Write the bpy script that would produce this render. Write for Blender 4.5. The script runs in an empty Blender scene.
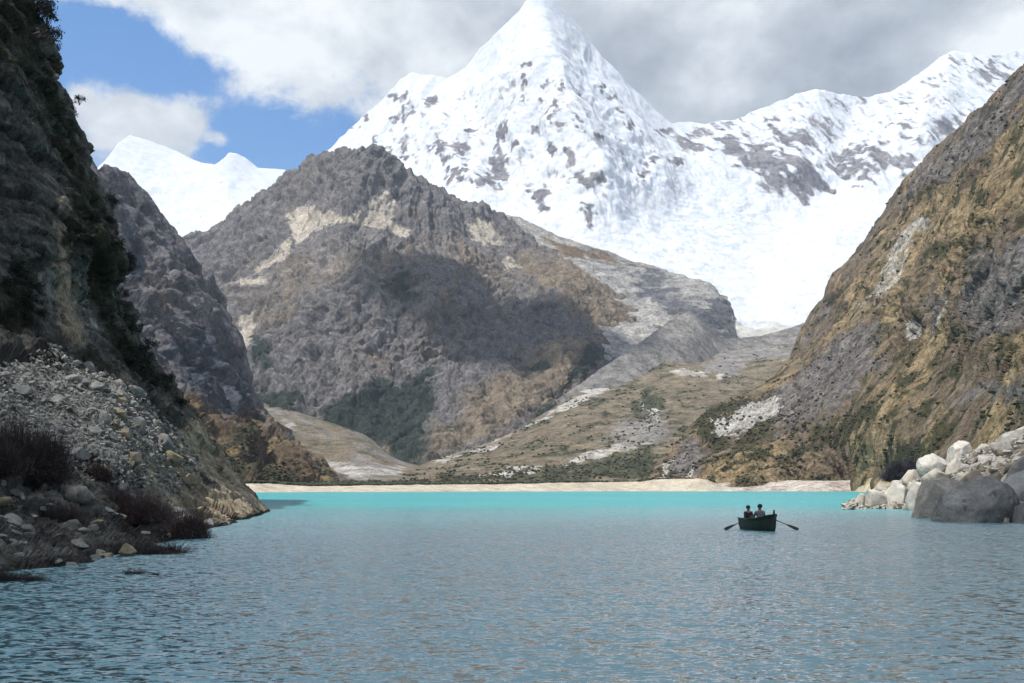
import bpy, bmesh, math, random
import numpy as np
from mathutils import Vector, Matrix
R = math.radians
random.seed(7); rng = np.random.default_rng(11)
scene = bpy.context.scene
COL = scene.collection
F, CX, HZ, CAMH = 995.6, 512.0, 488.5, 2.4

# ------------------------------------------------------------------ basics
def pt(px, py, Y):
    px = np.asarray(px, float); py = np.asarray(py, float); Y = np.asarray(Y, float)
    return np.stack(np.broadcast_arrays((px-CX)/F*Y, Y, CAMH+(HZ-py)/F*Y), -1)
def wy(py): return CAMH*F/(py-HZ)          # distance of a point of the water plane

_perm = rng.permutation(256); _perm = np.concatenate([_perm, _perm, _perm])
_g = rng.normal(size=(256, 3)); _g /= np.linalg.norm(_g, axis=1)[:, None]
from concurrent.futures import ThreadPoolExecutor
_pool = ThreadPoolExecutor(4)
_gf = _g.astype(np.float32); _perm32 = _perm.astype(np.int32)
def par(fn, p):
    s = p.shape[:-1]; q = np.ascontiguousarray(p.reshape(-1, p.shape[-1])); n = max(1, len(q)//40000)
    parts = list(_pool.map(fn, np.array_split(q, n))); return parts, s
def _perlin(p):
    i = np.floor(p); f = (p-i).astype(np.float32); i = i.astype(np.int32) & 255
    u = f*f*f*(f*(f*6-15)+10); fx, fy, fz = f.T; ux, uy, uz = u.T; gx, gy, gz = _gf.T; out = 0
    for dx in (0, 1):
        hx = _perm32[i[:, 0]+dx]; wx = ux if dx else 1-ux
        for dy in (0, 1):
            hy = _perm32[hx+((i[:, 1]+dy) & 255)]; wxy = wx*(uy if dy else 1-uy)
            for dz in (0, 1):
                h = _perm32[hy+((i[:, 2]+dz) & 255)]
                out = out+wxy*(uz if dz else 1-uz)*(gx[h]*(fx-dx)+gy[h]*(fy-dy)+gz[h]*(fz-dz))
    return out*1.5
def perlin(p):
    parts, s = par(_perlin, p); return np.concatenate(parts).reshape(s).astype(float)
def fbm(p, size, octs=5, gain=.5, ridged=False, off=0., an=(1, 1, 1)):
    q = p*np.array(an)/size+off; a = 1.; t = 0; n = 0
    for k in range(octs):
        v = perlin(q)
        if ridged: v = 1-2*np.abs(v)
        t = t+a*v; n += a; a *= gain; q = q*2.03+17.3
    return t/n
def _worley(q):
    i = np.floor(q).astype(np.int64); f = (q-i).astype(np.float32); off = (_g*.5+.5).astype(np.float32)
    d1 = np.full(len(q), 9., np.float32); d2 = d1.copy(); cid = np.zeros(len(q), np.float32)
    for dx in (-1, 0, 1):
        for dy in (-1, 0, 1):
            for dz in (-1, 0, 1):
                h = _perm32[_perm32[_perm32[(i[:, 0]+dx) & 255]+((i[:, 1]+dy) & 255)]+((i[:, 2]+dz) & 255)]
                v = off[h]+np.array((dx, dy, dz), np.float32)-f; d = np.sqrt((v*v).sum(1)); m = d < d1
                d2 = np.where(m, d1, np.minimum(d2, d)); cid = np.where(m, h/255., cid); d1 = np.where(m, d, d1)
    return np.stack([d1, d2, cid], 1)
def worley(p, size, off=0., an=(1, 1, 1)):
    parts, s = par(_worley, p*np.array(an)/size+off); r = np.concatenate(parts).astype(float)
    return r[:, 0].reshape(s), r[:, 1].reshape(s), r[:, 2].reshape(s)
def facets(G, size, off=0., an=(1, 1, 1)):
    """broken rock: tilted blocks parted by clefts"""
    w = G+np.stack([fbm(G, size*1.2, 3, off=k*7.) for k in range(3)], -1)*size*.5
    d1, d2, c = worley(w, size, off, an)
    return (c-.5)-np.clip(.22-(d2-d1), 0, .22)*2.2
def sstep(a, b, x):
    t = np.clip((x-a)/(b-a), 0, 1); return t*t*(3-2*t)
def interp(pts, x):
    p = np.array(pts, float); return np.interp(x, p[:, 0], p[:, 1])
def tps(ctrl, px, py, reg=1e-3):
    """smooth log distance through control points (px, py, metres)"""
    c = np.array(ctrl, float); xy = c[:, :2]/100.; z = np.log(c[:, 2]); n = len(c)
    def U(r2): return r2*np.log(r2+1e-9)*.5
    d2 = ((xy[:, None]-xy[None])**2).sum(-1)
    A = np.zeros((n+3, n+3)); A[:n, :n] = U(d2)+reg*np.eye(n); A[:n, n] = 1; A[:n, n+1:] = xy; A[n, :n] = 1; A[n+1:, :n] = xy.T
    w = np.linalg.solve(A, np.concatenate([z, [0, 0, 0]]))
    s = px.shape; q = np.stack([px.ravel(), py.ravel()], -1)/100.
    out = w[n]+q@w[n+1:]
    for k in range(n): out += w[k]*U(((q-xy[k])**2).sum(1))
    return np.exp(out).reshape(s)
def sdpoly(px, py, poly):
    """signed pixel-angle distance, positive inside"""
    P = np.array(poly, float); x = px.ravel(); y = py.ravel(); d = np.full(x.shape, 1e9); ins = np.zeros(x.shape, bool)
    for k in range(len(P)):
        a = P[k]; b = P[(k+1) % len(P)]; e = b-a
        wx = x-a[0]; wyy = y-a[1]; t = np.clip((wx*e[0]+wyy*e[1])/(e@e+1e-9), 0, 1)
        d = np.minimum(d, (wx-e[0]*t)**2+(wyy-e[1]*t)**2)
        c = ((a[1] > y) != (b[1] > y)) & (x < e[0]*(y-a[1])/(e[1] if e[1] else 1e-9)+a[0])
        ins ^= c
    d = np.sqrt(d); return np.where(ins, d, -d).reshape(px.shape)
def region(V, polys, soft=10, warp=4., top=1.):
    """soft membership 0..1 of surface points in outlines traced on the surface"""
    px = CX+V[..., 0]/V[..., 1]*F; py = HZ-(V[..., 2]-CAMH)/V[..., 1]*F
    sc = np.median(V[..., 1])/F
    wx = fbm(V, 30*sc, 6, .62)*warp*4.2; wy_ = fbm(V, 30*sc, 6, .62, off=31.)*warp*4.2; soft = soft*1.35
    m = np.zeros(px.shape)
    for p in polys:
        m = np.maximum(m, np.clip(.5+sdpoly(px+wx, py+wy_, p)/(2*soft), 0, 1))
    return m*top
def ellipses(V, lst, soft=.5, warp=3.):
    px = CX+V[..., 0]/V[..., 1]*F; py = HZ-(V[..., 2]-CAMH)/V[..., 1]*F
    sc = np.median(V[..., 1])/F
    px = px+fbm(V, 14*sc, 4)*warp*2.2; py = py+fbm(V, 14*sc, 4, off=31.)*warp*2.2
    m = np.zeros(px.shape)
    for (cx, cy, rx, ry, a) in lst:
        c, s = math.cos(R(a)), math.sin(R(a)); u = ((px-cx)*c+(py-cy)*s)/rx; v = (-(px-cx)*s+(py-cy)*c)/ry
        m = np.maximum(m, np.clip(1.-.5*np.sqrt(u*u+v*v)/1., 0, 1))
    return m

def tag(o, label=None, cat=None, group=None, kind=None):
    if label: o['label'] = label
    if cat: o['category'] = cat
    if group: o['group'] = group
    if kind: o['kind'] = kind
    return o
def mesh_from(name, V, faces, mat, attrs=None, smooth=True, parent=None):
    V = np.asarray(V, np.float32).reshape(-1, 3); faces = np.asarray(faces, np.int32)
    me = bpy.data.meshes.new(name); k = faces.shape[1]
    me.vertices.add(len(V)); me.vertices.foreach_set('co', V.ravel())
    me.loops.add(faces.size); me.loops.foreach_set('vertex_index', faces.ravel())
    me.polygons.add(len(faces)); me.polygons.foreach_set('loop_start', np.arange(0, faces.size, k, dtype=np.int32))
    try: me.polygons.foreach_set('loop_total', np.full(len(faces), k, np.int32))
    except Exception: pass
    me.update(calc_edges=True)
    me.polygons.foreach_set('use_smooth', np.full(len(faces), smooth))
    for a, v in (attrs or {}).items():
        at = me.attributes.new(a, 'FLOAT', 'POINT'); at.data.foreach_set('value', np.asarray(v, np.float32).ravel())
    me.materials.append(mat); me.validate()
    o = bpy.data.objects.new(name, me); COL.objects.link(o)
    if parent: o.parent = parent
    return o
def grid_faces(nr, nc):
    a = (np.arange(nr-1)[:, None]*nc+np.arange(nc-1)[None]).ravel()
    return np.stack([a, a+1, a+nc+1, a+nc], -1)
def normals(G):
    du = np.gradient(G, axis=1); dv = np.gradient(G, axis=0); n = np.cross(du, dv)
    n /= np.linalg.norm(n, axis=-1)[..., None]+1e-9
    f = (n*(-G+np.array([0, 0, 400.]))).sum(-1).mean()
    return n if f > 0 else -n
def smooth_n(n, k):
    for _ in range(k):
        p = np.pad(n, ((1, 1), (1, 1), (0, 0)), 'edge'); n = (p[:-2, 1:-1]+p[2:, 1:-1]+p[1:-1, :-2]+p[1:-1, 2:]+n)/5
    return n/(np.linalg.norm(n, axis=-1)[..., None]+1e-9)

# ------------------------------------------------------------------ materials
class NT:
    def __init__(s, name):
        s.m = bpy.data.materials.new(name); s.m.use_nodes = True; s.t = s.m.node_tree; s.n = s.t.nodes; s.l = s.t.links; s.n.clear()
        s.out = s.n.new('ShaderNodeOutputMaterial'); s.co = None
    def coord(s):
        if not s.co: s.co = s.n.new('ShaderNodeTexCoord')
        return s.co.outputs['Object']
    def new(s, k, **kw):
        x = s.n.new(k)
        for a, b in kw.items(): setattr(x, a, b)
        return x
    def setin(s, x, i, v):
        if isinstance(v, bpy.types.NodeSocket): s.l.new(v, x.inputs[i])
        else: x.inputs[i].default_value = v
    def math(s, op, a, b=0., c=None, clamp=False):
        x = s.new('ShaderNodeMath', operation=op, use_clamp=clamp); s.setin(x, 0, a); s.setin(x, 1, b)
        if c is not None: s.setin(x, 2, c)
        return x.outputs[0]
    def noise(s, scale, detail=5, rough=.55, vec=None, dist=0., an=None, col=False):
        v = vec or s.coord()
        if an:
            mp = s.new('ShaderNodeVectorMath', operation='MULTIPLY'); s.setin(mp, 0, v); mp.inputs[1].default_value = an; v = mp.outputs[0]
        x = s.new('ShaderNodeTexNoise'); s.l.new(v, x.inputs['Vector']); x.inputs['Scale'].default_value = scale
        x.inputs['Detail'].default_value = detail; x.inputs['Roughness'].default_value = rough; x.inputs['Distortion'].default_value = dist
        return x.outputs['Color' if col else 'Fac']
    def ramp(s, fac, stops):
        x = s.new('ShaderNodeValToRGB'); s.l.new(fac, x.inputs[0]); e = x.color_ramp.elements
        while len(e) < len(stops): e.new(.5)
        for el, (p, c) in zip(e, stops): el.position = p; el.color = (*c, 1)
        return x.outputs[0]
    def mix(s, fac, a, b, mode='MIX'):
        x = s.new('ShaderNodeMix', data_type='RGBA', blend_type=mode); x.inputs[0].default_value = 0
        s.setin(x, 0, fac)
        for i, v in ((6, a), (7, b)):
            if isinstance(v, tuple): x.inputs[i].default_value = (*v, 1)
            else: s.l.new(v, x.inputs[i])
        return x.outputs[2]
    def attr(s, name):
        return s.new('ShaderNodeAttribute', attribute_name=name).outputs['Fac']
    def finish(s, col, rough=.9, bump=None, spec=.2, dist=1., strength=1., extra=None):
        b = s.new('ShaderNodeBsdfPrincipled'); s.setin(b, 'Base Color', (*col, 1) if isinstance(col, tuple) else col)
        s.setin(b, 'Roughness', rough); b.inputs['Specular IOR Level'].default_value = spec
        if bump is not None:
            bp = s.new('ShaderNodeBump'); bp.inputs['Distance'].default_value = dist; bp.inputs['Strength'].default_value = strength
            s.l.new(bump, bp.inputs['Height']); s.l.new(bp.outputs[0], b.inputs['Normal'])
        s.l.new(b.outputs[0], s.out.inputs[0]); return s.m

def terrain_mat(name, base, layers, U, bump=.6, an=None, contrast=5.):
    """base: (dark, mid, light); layers: (attribute, dark, light, breakup, size factor); U = size of the finest detail in metres"""
    t = NT(name)
    n1 = t.noise(1/(U*14), 6, .6, an=an); n2 = t.noise(1/(U*3), 5, .65); 
    mixn = t.math('ADD', t.math('MULTIPLY', n1, .55), t.math('MULTIPLY', n2, .45))
    col = t.ramp(mixn, [(.36, base[0]), (.5, base[1]), (.64, base[2])])
    brk = t.math('ADD', t.math('MULTIPLY', t.noise(1/(U*6), 7, .72), .6), t.math('MULTIPLY', t.noise(1/(U*34), 5, .6), .4))
    hue = t.noise(1/(U*60), 4, .55)
    for (att, c1, c2, amp, k) in layers:
        f = t.attr(att); f = t.math('ADD', f, t.math('MULTIPLY', t.math('SUBTRACT', brk, .5), amp*2.4))
        f = t.math('ADD', t.math('MULTIPLY', t.math('SUBTRACT', f, .5), 4.5), .5, clamp=True)
        nn = t.math('ADD', t.math('MULTIPLY', t.noise(1/(U*5*k), 6, .7), .6), t.math('MULTIPLY', t.noise(1/(U*22*k), 4, .6), .4))
        c = t.ramp(nn, [(.38, c1), (.60, c2)])
        col = t.mix(f, col, c)
    sp = t.math('ADD', t.math('MULTIPLY', t.noise(1/(U*2.2), 5, .75, an=an or (1, 1, .6)), .55), t.math('MULTIPLY', t.noise(1/(U*11), 5, .65, an=an or (1, 1, .5)), .45))
    spv = t.math('MULTIPLY_ADD', t.math('SUBTRACT', sp, .5), contrast, 1.); spv = t.math('MINIMUM', t.math('MAXIMUM', spv, .35), 1.9)
    cc = t.new('ShaderNodeCombineColor'); [t.l.new(spv, cc.inputs[i]) for i in range(3)]
    if contrast: col = t.mix(1., col, cc.outputs[0], 'MULTIPLY')
    bh = t.math('ADD', n2, t.math('MULTIPLY', t.noise(1/(U*1.3), 4, .7), .5))
    return t.finish(col, .92, bh, .12, U*2.2, bump)
# ------------------------------------------------------------------ terrain surfaces
SURF = {}
def surface(name, px0, px1, nc, nr, base, crest, ctrl, disp, masks, mat, label, back=1.0, backn=14, reg=1e-3, sink=25., pw=1.):
    px = np.linspace(px0, px1, nc)[None]*np.ones((nr, 1))
    t = np.linspace(0, 1, nr)[:, None]**pw
    b = interp(base, px[0])[None]; c = interp(crest, px[0])[None]
    py = b+(c-b)*t
    Y = tps(ctrl, px, py, reg)
    G = pt(px, py, Y)
    # far side: the mountain falls away behind its crest
    C = G[-1]; rows = []
    H = np.maximum(C[:, 2]+20, 10)
    for k in range(1, backn+1):
        u = k/backn; r = C.copy(); r[:, 1] += H*back*u*(1.1); r[:, 0] += C[:, 0]/C[:, 1]*H*back*u*1.1*.3
        r[:, 2] -= H*(u**1.25); rows.append(r)
    r0 = G[0].copy(); r0[:, 2] -= sink; r0[:, 1] -= sink*.2
    G = np.concatenate([r0[None], G, np.array(rows)], 0)
    n = smooth_n(normals(G[1:-1]), 6); n = np.concatenate([n[:1], n, n[-1:]], 0)
    d = disp(G); d = d-np.mean(d[1:-backn-1]); d = d*np.clip((b[0]-c[0])/45., .12, 1)[None]; u_ = np.concatenate([[0], t[:, 0], np.ones(backn)]); d = d*(1-{'rock_mountain': .3, 'left_cliff': .35, 'rock_shoulder': .4}.get(name, .7)*sstep(.72, 1., u_))[:, None]
    G = G+n*d[..., None]
    A = masks(G)
    SURF[name] = (G, n)
    o = mesh_from(name, G, grid_faces(G.shape[0], nc), mat, A)
    tag(o, label, 'mountain', kind='structure')
    return o

# --- snow mountain -----------------------------------------------------------
crest_snow = [(200,215),(255,200),(270,190),(290,172),(310,163),(330,148),(350,128),(370,110),(385,97),(400,82),(412,75),(430,77),(450,77),(465,68),(480,50),(495,38),(510,25),(522,13),(533,2),(540,-2),(548,2),(560,10),(575,25),(590,45),(605,62),(620,80),(640,97),(655,112),(672,124),(690,121),(705,125),(720,120),(735,120),(750,112),(775,103),(800,95),(815,92),(840,95),(870,97),(893,93),(905,85),(925,72),(940,60),(955,53),(975,56),(1000,54),(1024,48),(1080,52),(1150,75)]
ctrl_snow = [(200,215,5200),(290,172,5050),(350,128,5000),(412,75,5000),(450,77,4950),(430,130,4700),(480,50,4850),(540,-2,4700),(500,90,4520),(545,60,4480),(560,130,4150),(520,160,4150),(470,170,4200),(590,45,4850),(620,80,4900),(672,124,5000),(640,150,4500),(600,190,3900),(690,200,4250),(705,125,5150),
 (560,235,3500),(650,260,3400),(700,300,3000),(740,340,2700),(800,345,2750),(450,235,3600),(300,235,4400),(750,112,5300),(815,92,5500),(780,150,5000),(800,205,4550),(757,183,4600),(715,160,4700),(893,93,5700),(860,150,5150),(870,185,4700),(955,53,6100),(925,110,5500),(920,165,4900),(1024,48,6300),(1024,110,5700),
 (830,250,3800),(760,260,3700),(900,230,4200),(790,310,3000),(1150,75,6500),(1100,200,5000),(250,300,4000),(900,345,3000),(1150,345,3000)]
RX = lambda v: [(a, b) for a, b in v]
rocks_snow = [(398,96,8,5,0),(402,117,14,6,-25),(433,101,9,4,-20),(376,137,5,4,0),(403,152,6,10,0),(386,150,6,4,0),(437,146,10,7,20),(460,150,12,7,0),(458,172,14,9,-40),(447,158,9,5,0),(497,165,9,24,8),(502,180,6,13,0),(482,182,12,6,10),(503,131,5,12,10),
 (528,64,4,5,0),(525,84,6,6,20),(543,85,7,4,30),(541,100,8,4,45),(523,98,3,5,0),(555,103,5,3,45),(564,121,8,4,20),(575,118,6,3,50),(581,124,6,3,20),(612,96,6,4,30),(599,90,4,6,0),(550,150,9,5,35),(570,155,14,6,50),(582,175,10,5,60),(595,180,7,10,60),(540,193,12,8,20),(543,207,9,6,30),(588,214,8,13,-15),(644,172,9,5,-40),(652,160,7,4,-30),(679,160,9,4,0),(668,135,14,4,15),(690,145,16,6,25),(535,130,5,4,40),(548,118,5,3,40),(560,88,4,3,40),(620,110,5,3,40),(630,125,6,3,30),(515,145,4,6,10),(470,130,7,4,0),(612,150,6,3,40),(600,135,5,3,50),(350,125,7,3,-40),(367,118,5,3,-40)]
def disp_snow(G):
    w = fbm(G, 500, 3)*180
    q = G.copy(); q[..., 0] += w+(G[..., 2]-1200)*.12
    fl = fbm(q, 130, 4, ridged=True, an=(1, .55, .22))
    big = fbm(G, 900, 5, ridged=True)
    pxx = CX+G[..., 0]/G[..., 1]*F; pyy = HZ-(G[..., 2]-CAMH)/G[..., 1]*F
    gl = np.clip(region(G, [[(470,215),(620,215),(690,190),(720,172),(800,210),(870,190),(930,170),(960,260),(900,350),(700,350),(560,260)]], 18, 3), 0, 1)
    steep = 1-gl
    ice = fbm(G, 110, 5, ridged=True, an=(1, 1, 2.2))*13+fbm(G, 320, 3)*22
    fine = fbm(G, 60, 4, ridged=True)*9
    rdg = np.zeros(pxx.shape)
    for A_, W_, ln in ((95, 46, [(541,-4),(547,60),(565,120),(602,195)]),(60, 34, [(618,78),(640,140),(662,188)]),(55, 34, [(412,74),(432,130),(476,196)]),(45, 26, [(500,32),(505,90),(520,150)]),(40, 24, [(585,38),(600,90),(622,150)]),(60, 40, [(815,90),(800,140),(790,185)]),(60, 36, [(955,52),(930,100),(915,150)]),(45, 30, [(893,92),(880,130),(868,170)])):
        d_ = np.full(pxx.shape, 1e9)
        for (ax, ay), (bx, by) in zip(ln[:-1], ln[1:]):
            ex_, ey_ = bx-ax, by-ay; tt = np.clip(((pxx-ax)*ex_+(pyy-ay)*ey_)/(ex_*ex_+ey_*ey_), 0, 1); d_ = np.minimum(d_, np.hypot(pxx-ax-ex_*tt, pyy-ay-ey_*tt))
        d_ = d_+fbm(G, 150, 4)*9; rdg = rdg+A_*np.clip(1-d_/W_, 0, 1)
    blk = facets(q, 95, an=(1, .7, .5))*16+facets(q, 36, 5., an=(1, .7, .6))*7
    return steep*(rdg*1.1+blk*.32+fl*32+big*26+fine*.35)+gl*(ice*.95+facets(G, 90, 4., an=(1, 1, 1.6))*4)
def mask_snow(G):
    q = G.copy(); q[..., 0] += (G[..., 2])*.35
    st = fbm(q, 55, 5, an=(1, .7, .3)); st2 = fbm(q, 170, 4, off=9.)
    rk = ellipses(G, rocks_snow, warp=5.)
    st3 = fbm(q, 26, 4, an=(1, .8, .35), off=3.); rk = np.clip(np.where(rk > .12, rk*1.0+st*.55+st3*.55-.11, 0), 0, 1)
    band = region(G, [[(676,134),(700,130),(724,130),(757,140),(791,152),(821,166),(828,188),(808,206),(791,200),(764,184),(740,169),(717,149),(680,143)],
                      [(815,151),(842,145),(868,137),(895,151),(922,160),(912,172),(882,177),(863,188),(848,182),(828,168)],
                      [(893,112),(905,120),(915,135),(930,126),(960,118),(978,125),(945,138),(928,144),(905,134)],
                      [(955,58),(985,64),(1010,72),(1015,82),(985,88),(965,74)],[(740,122),(800,122),(850,138),(800,150),(760,140)]], 9, 3)
    gate = np.clip(.5+st*1.1+st2*.5+.0, 0, 1)
    rk2 = np.clip(band*.70+(gate-.5)*.85*(band > .05)+st3*.25*(band > .05), 0, 1)
    ridge = region(G, [[(690,118),(815,90),(890,92),(955,52),(1024,48),(1024,120),(960,150),(905,150),(860,140),(800,150),(690,150)]], 6, 3)*.36+st*.5+st3*.3
    ridge = np.where(region(G, [[(690,118),(815,90),(890,92),(955,52),(1024,48),(1024,120),(960,150),(905,150),(860,140),(800,150),(690,150)]], 6, 3) > .1, ridge, 0)
    pyr = region(G, [[(430,85),(520,60),(560,60),(700,150),(640,200),(560,215),(470,190),(380,160),(350,135)]], 14, 3)*.33+st*.40+st3*.34
    pyr = np.where(pyr > .30, pyr, 0)
    rock = np.clip(np.maximum.reduce([rk, rk2, ridge, pyr*.95]), 0, 1)
    dirt = region(G, [[(700,328),(715,318),(760,322),(800,327),(830,330),(830,360),(690,360)]], 7, 4)*.85
    return dict(m_rock=rock, m_dirt=dirt)
mat_snow = terrain_mat('snow_and_rock', ((.46,.51,.58),(.58,.61,.655),(.68,.69,.70)), [('m_rock',(.055,.058,.08),(.25,.235,.24),.6,1.),('m_dirt',(.30,.31,.30),(.52,.50,.45),.5,1.)], 4.5, .3, contrast=0.)
surface('snow_mountain', 200, 1150, 1000, 460, [(200,300),(450,300),(560,330),(680,365),(900,365),(1150,365)], crest_snow, ctrl_snow, disp_snow, mask_snow, mat_snow, 'tall snow covered pyramid peak with ridges and a glacier below it', back=1.2)

# --- far snow ridge at the left ------------------------------------------------
surface('snow_ridge', -120, 330, 420, 150, [(-120,330),(330,330)], [(-120,150),(0,175),(80,185),(105,160),(118,143),(130,135),(150,141),(175,150),(200,163),(215,165),(222,160),(230,153),(237,154),(245,158),(258,168),(285,170),(300,180),(330,200)],
        [(-120,150,8500),(118,143,8000),(130,135,8200),(175,150,8300),(230,153,8500),(258,168,8600),(180,200,7400),(250,200,7500),(120,200,7300),(150,330,6000),(330,330,6000),(-120,330,6000),(330,190,8700)],
        lambda G: fbm(G, 900, 5, ridged=True, an=(1, .6, .5))*70+fbm(G, 160, 4, ridged=True)*18, lambda G: dict(m_rock=np.clip(.12+fbm(G, 150, 4)*.5, 0, .6)*0+np.clip(fbm(G, 200, 4)*.9, 0, .34), m_dirt=np.zeros(G.shape[:2])), mat_snow, 'distant bright snow ridge behind the dark rock mountain')

# --- pale ice-scraped rock shoulder and grey scree below the glacier -------------
mat_slab = terrain_mat('pale_slab_rock', ((.17,.165,.165),(.26,.25,.235),(.38,.365,.33)), [('m_dark',(.055,.06,.072),(.13,.128,.135),.6,1.),('m_scree',(.12,.115,.11),(.215,.203,.19),.3,1.),('m_brown',(.10,.07,.045),(.17,.125,.08),.5,1.)], 3.2, .7)
def disp_slab(G):
    q = G.copy(); q[..., 0] += q[..., 2]*.9
    sc = region(G, [[(690,312),(725,330),(800,322),(830,345),(700,362),(640,372),(560,420),(430,470),(420,462),(560,400),(640,345)]], 8, 2)
    gul = fbm(q, 40, 3, ridged=True, an=(1, .3, .15))*5
    return (1-sc)*(fbm(q, 150, 6, ridged=True, an=(.6, 1, 1.6))*26+fbm(G, 40, 3, ridged=True)*5)+sc*(fbm(G, 50, 5)*3+gul)
surface('rock_shoulder', 480, 900, 520, 260, [(480,330),(560,420),(640,400),(760,385),(900,380)], [(480,205),(500,212),(525,221),(545,231),(560,238),(600,250),(640,262),(680,275),(710,285),(726,298),(732,308),(737,328),(742,345),(765,350),(790,350),(812,350),(850,350),(900,350)],
        [(480,205,3300),(525,221,3250),(600,250,3150),(680,275,3020),(728,302,2760),(738,324,2660),(640,320,2600),(560,280,2800),(690,320,2520),(700,345,2420),(760,336,2640),(812,320,2640),(900,290,2700),(640,352,2300),(600,378,2080),(560,420,1850),(740,355,2330),(900,380,2150),(640,400,1900),(480,330,2500)],
        disp_slab, lambda G: dict(m_dark=region(G, [[(640,278),(665,290),(700,305),(728,303),(733,312),(719,324),(716,338),(700,336),(680,328),(655,305),(640,295)],[(722,298),(735,305),(745,350),(715,345)],[(600,258),(660,274),(700,300),(640,280)]], 7, 5)*.92+np.clip(fbm(G, 90, 4, off=4.)*.5, -.2, .3),
                                 m_scree=region(G, [[(680,312),(700,322),(716,338),(760,336),(812,318),(830,350),(700,365),(640,380),(560,425),(430,470),(560,395),(640,345)]], 6, 3),
                                 m_brown=region(G, [[(540,235),(640,262),(660,270),(600,262),(560,256)]], 5, 4)*.8), mat_slab, 'pale scraped rock shoulder above a grey scree fan below the glacier')

surface('scree_fan', 530, 870, 420, 150, [(530,440),(560,420),(600,400),(640,385),(700,378),(760,372),(870,372)], [(530,425),(545,409),(560,397),(580,384),(600,369),(620,356),(640,342),(655,331),(668,322),(680,315),(690,311),(698,316),(708,328),(716,335),(725,339),(760,336),(790,328),(812,320),(830,312),(870,300)],
        [(530,425,1800),(560,397,1900),(600,369,2000),(640,342,2130),(668,322,2280),(690,311,2360),(708,328,2330),(725,339,2380),(760,336,2480),(812,320,2550),(870,300,2600),(530,440,1750),(600,400,1850),(640,380,1950),(690,345,2180),(700,378,2080),(760,372,2200),(870,372,2200)],
        lambda G: fbm(np.stack([G[..., 0]+G[..., 2]*.5, G[..., 1], G[..., 2]], -1), 34, 4, ridged=True, an=(1, .4, .15))*7+fbm(G, 60, 4)*5+fbm(G, 12, 3)*1.2,
        lambda G: dict(m_dark=region(G, [[(700,318),(712,324),(722,338),(705,336)]], 4, 3)*.6+np.clip(fbm(G, 60, 4)*.4, 0, .3), m_scree=np.ones(G.shape[:2])*.8, m_brown=region(G, [[(640,342),(668,322),(680,318),(690,325),(650,345)]], 5, 4)*.5), mat_slab, 'grey scree cone and gravel slope under the glacier snout', back=.3)

# --- central rock mountain -----------------------------------------------------
veg_c = [[(322,405),(345,395),(362,388),(385,378),(400,388),(412,372),(430,360),(436,385),(430,420),(424,448),(418,462),(400,458),(380,446),(350,436),(325,424)],
         [(250,385),(285,388),(305,402),(300,425),(270,415),(248,400)],[(512,358),(540,362),(548,372),(530,378),(512,370)],[(385,278),(410,270),(420,300),(395,305)],
         [(250,330),(262,340),(275,375),(262,372),(250,350)],[(585,350),(610,345),(600,362),(560,395),(548,402),(560,385)]]
scree_c = [[(288,214),(305,207),(322,212),(345,216),(368,208),(382,192),(392,193),(395,205),(388,218),(398,222),(412,232),(406,238),(388,230),(365,226),(338,222),(318,232),(300,245),(292,238)],
           [(464,224),(476,221),(492,222),(504,236),(496,246),(480,242),(468,233)],[(500,260),(515,258),(522,268),(505,267)],[(252,268),(275,252),(290,240),(296,248),(272,264),(256,274)],[(222,283),(262,276),(270,282),(240,287)],
           [(240,315),(255,312),(250,340),(240,355),(236,335)],[(385,128),(430,132),(470,200),(430,180),(412,165),(390,152)]]
def disp_c(G):
    cx = 70.; ang = np.arctan2(G[..., 0]+350, 3300-G[..., 1])       # gullies run down and outwards from the summit
    w = fbm(G, 420, 3)*1.1
    q = np.stack([ang*9+w, G[..., 2]/900., G[..., 1]/1400.], -1)
    gul = fbm(q, 1., 5, ridged=True)
    sm = region(G, scree_c, 10, 3)
    cr = fbm(G, 90, 6, ridged=True, an=(1.2, 1, .6))
    fc_ = facets(G, 70, 3., an=(1.2, 1, .7))*20+facets(G, 26, 9., an=(1.2, 1, .7))*9
    gs_ = region(G, [[(420,470),(432,425),(470,395),(520,350),(560,330),(600,350),(660,330),(672,318),(620,285),(560,252),(530,250),(520,270),(590,320),(560,380),(520,440)]], 14, 6)
    return (1-.65*gs_)*fc_*(.8+.35*region(G, [[(270,185),(345,145),(400,160),(400,200),(350,215),(280,215)],[(190,235),(270,200),(270,250),(200,270)]], 10, 4))*(1-.85*sm)+gul*34*(1-.6*sm)+fbm(G, 330, 4, ridged=True)*26*(1-sm)+fbm(G, 600, 4)*40+cr*14*(1-.85*sm)+fbm(G, 24, 4, ridged=True)*7.5*(1-.8*sm)
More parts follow.
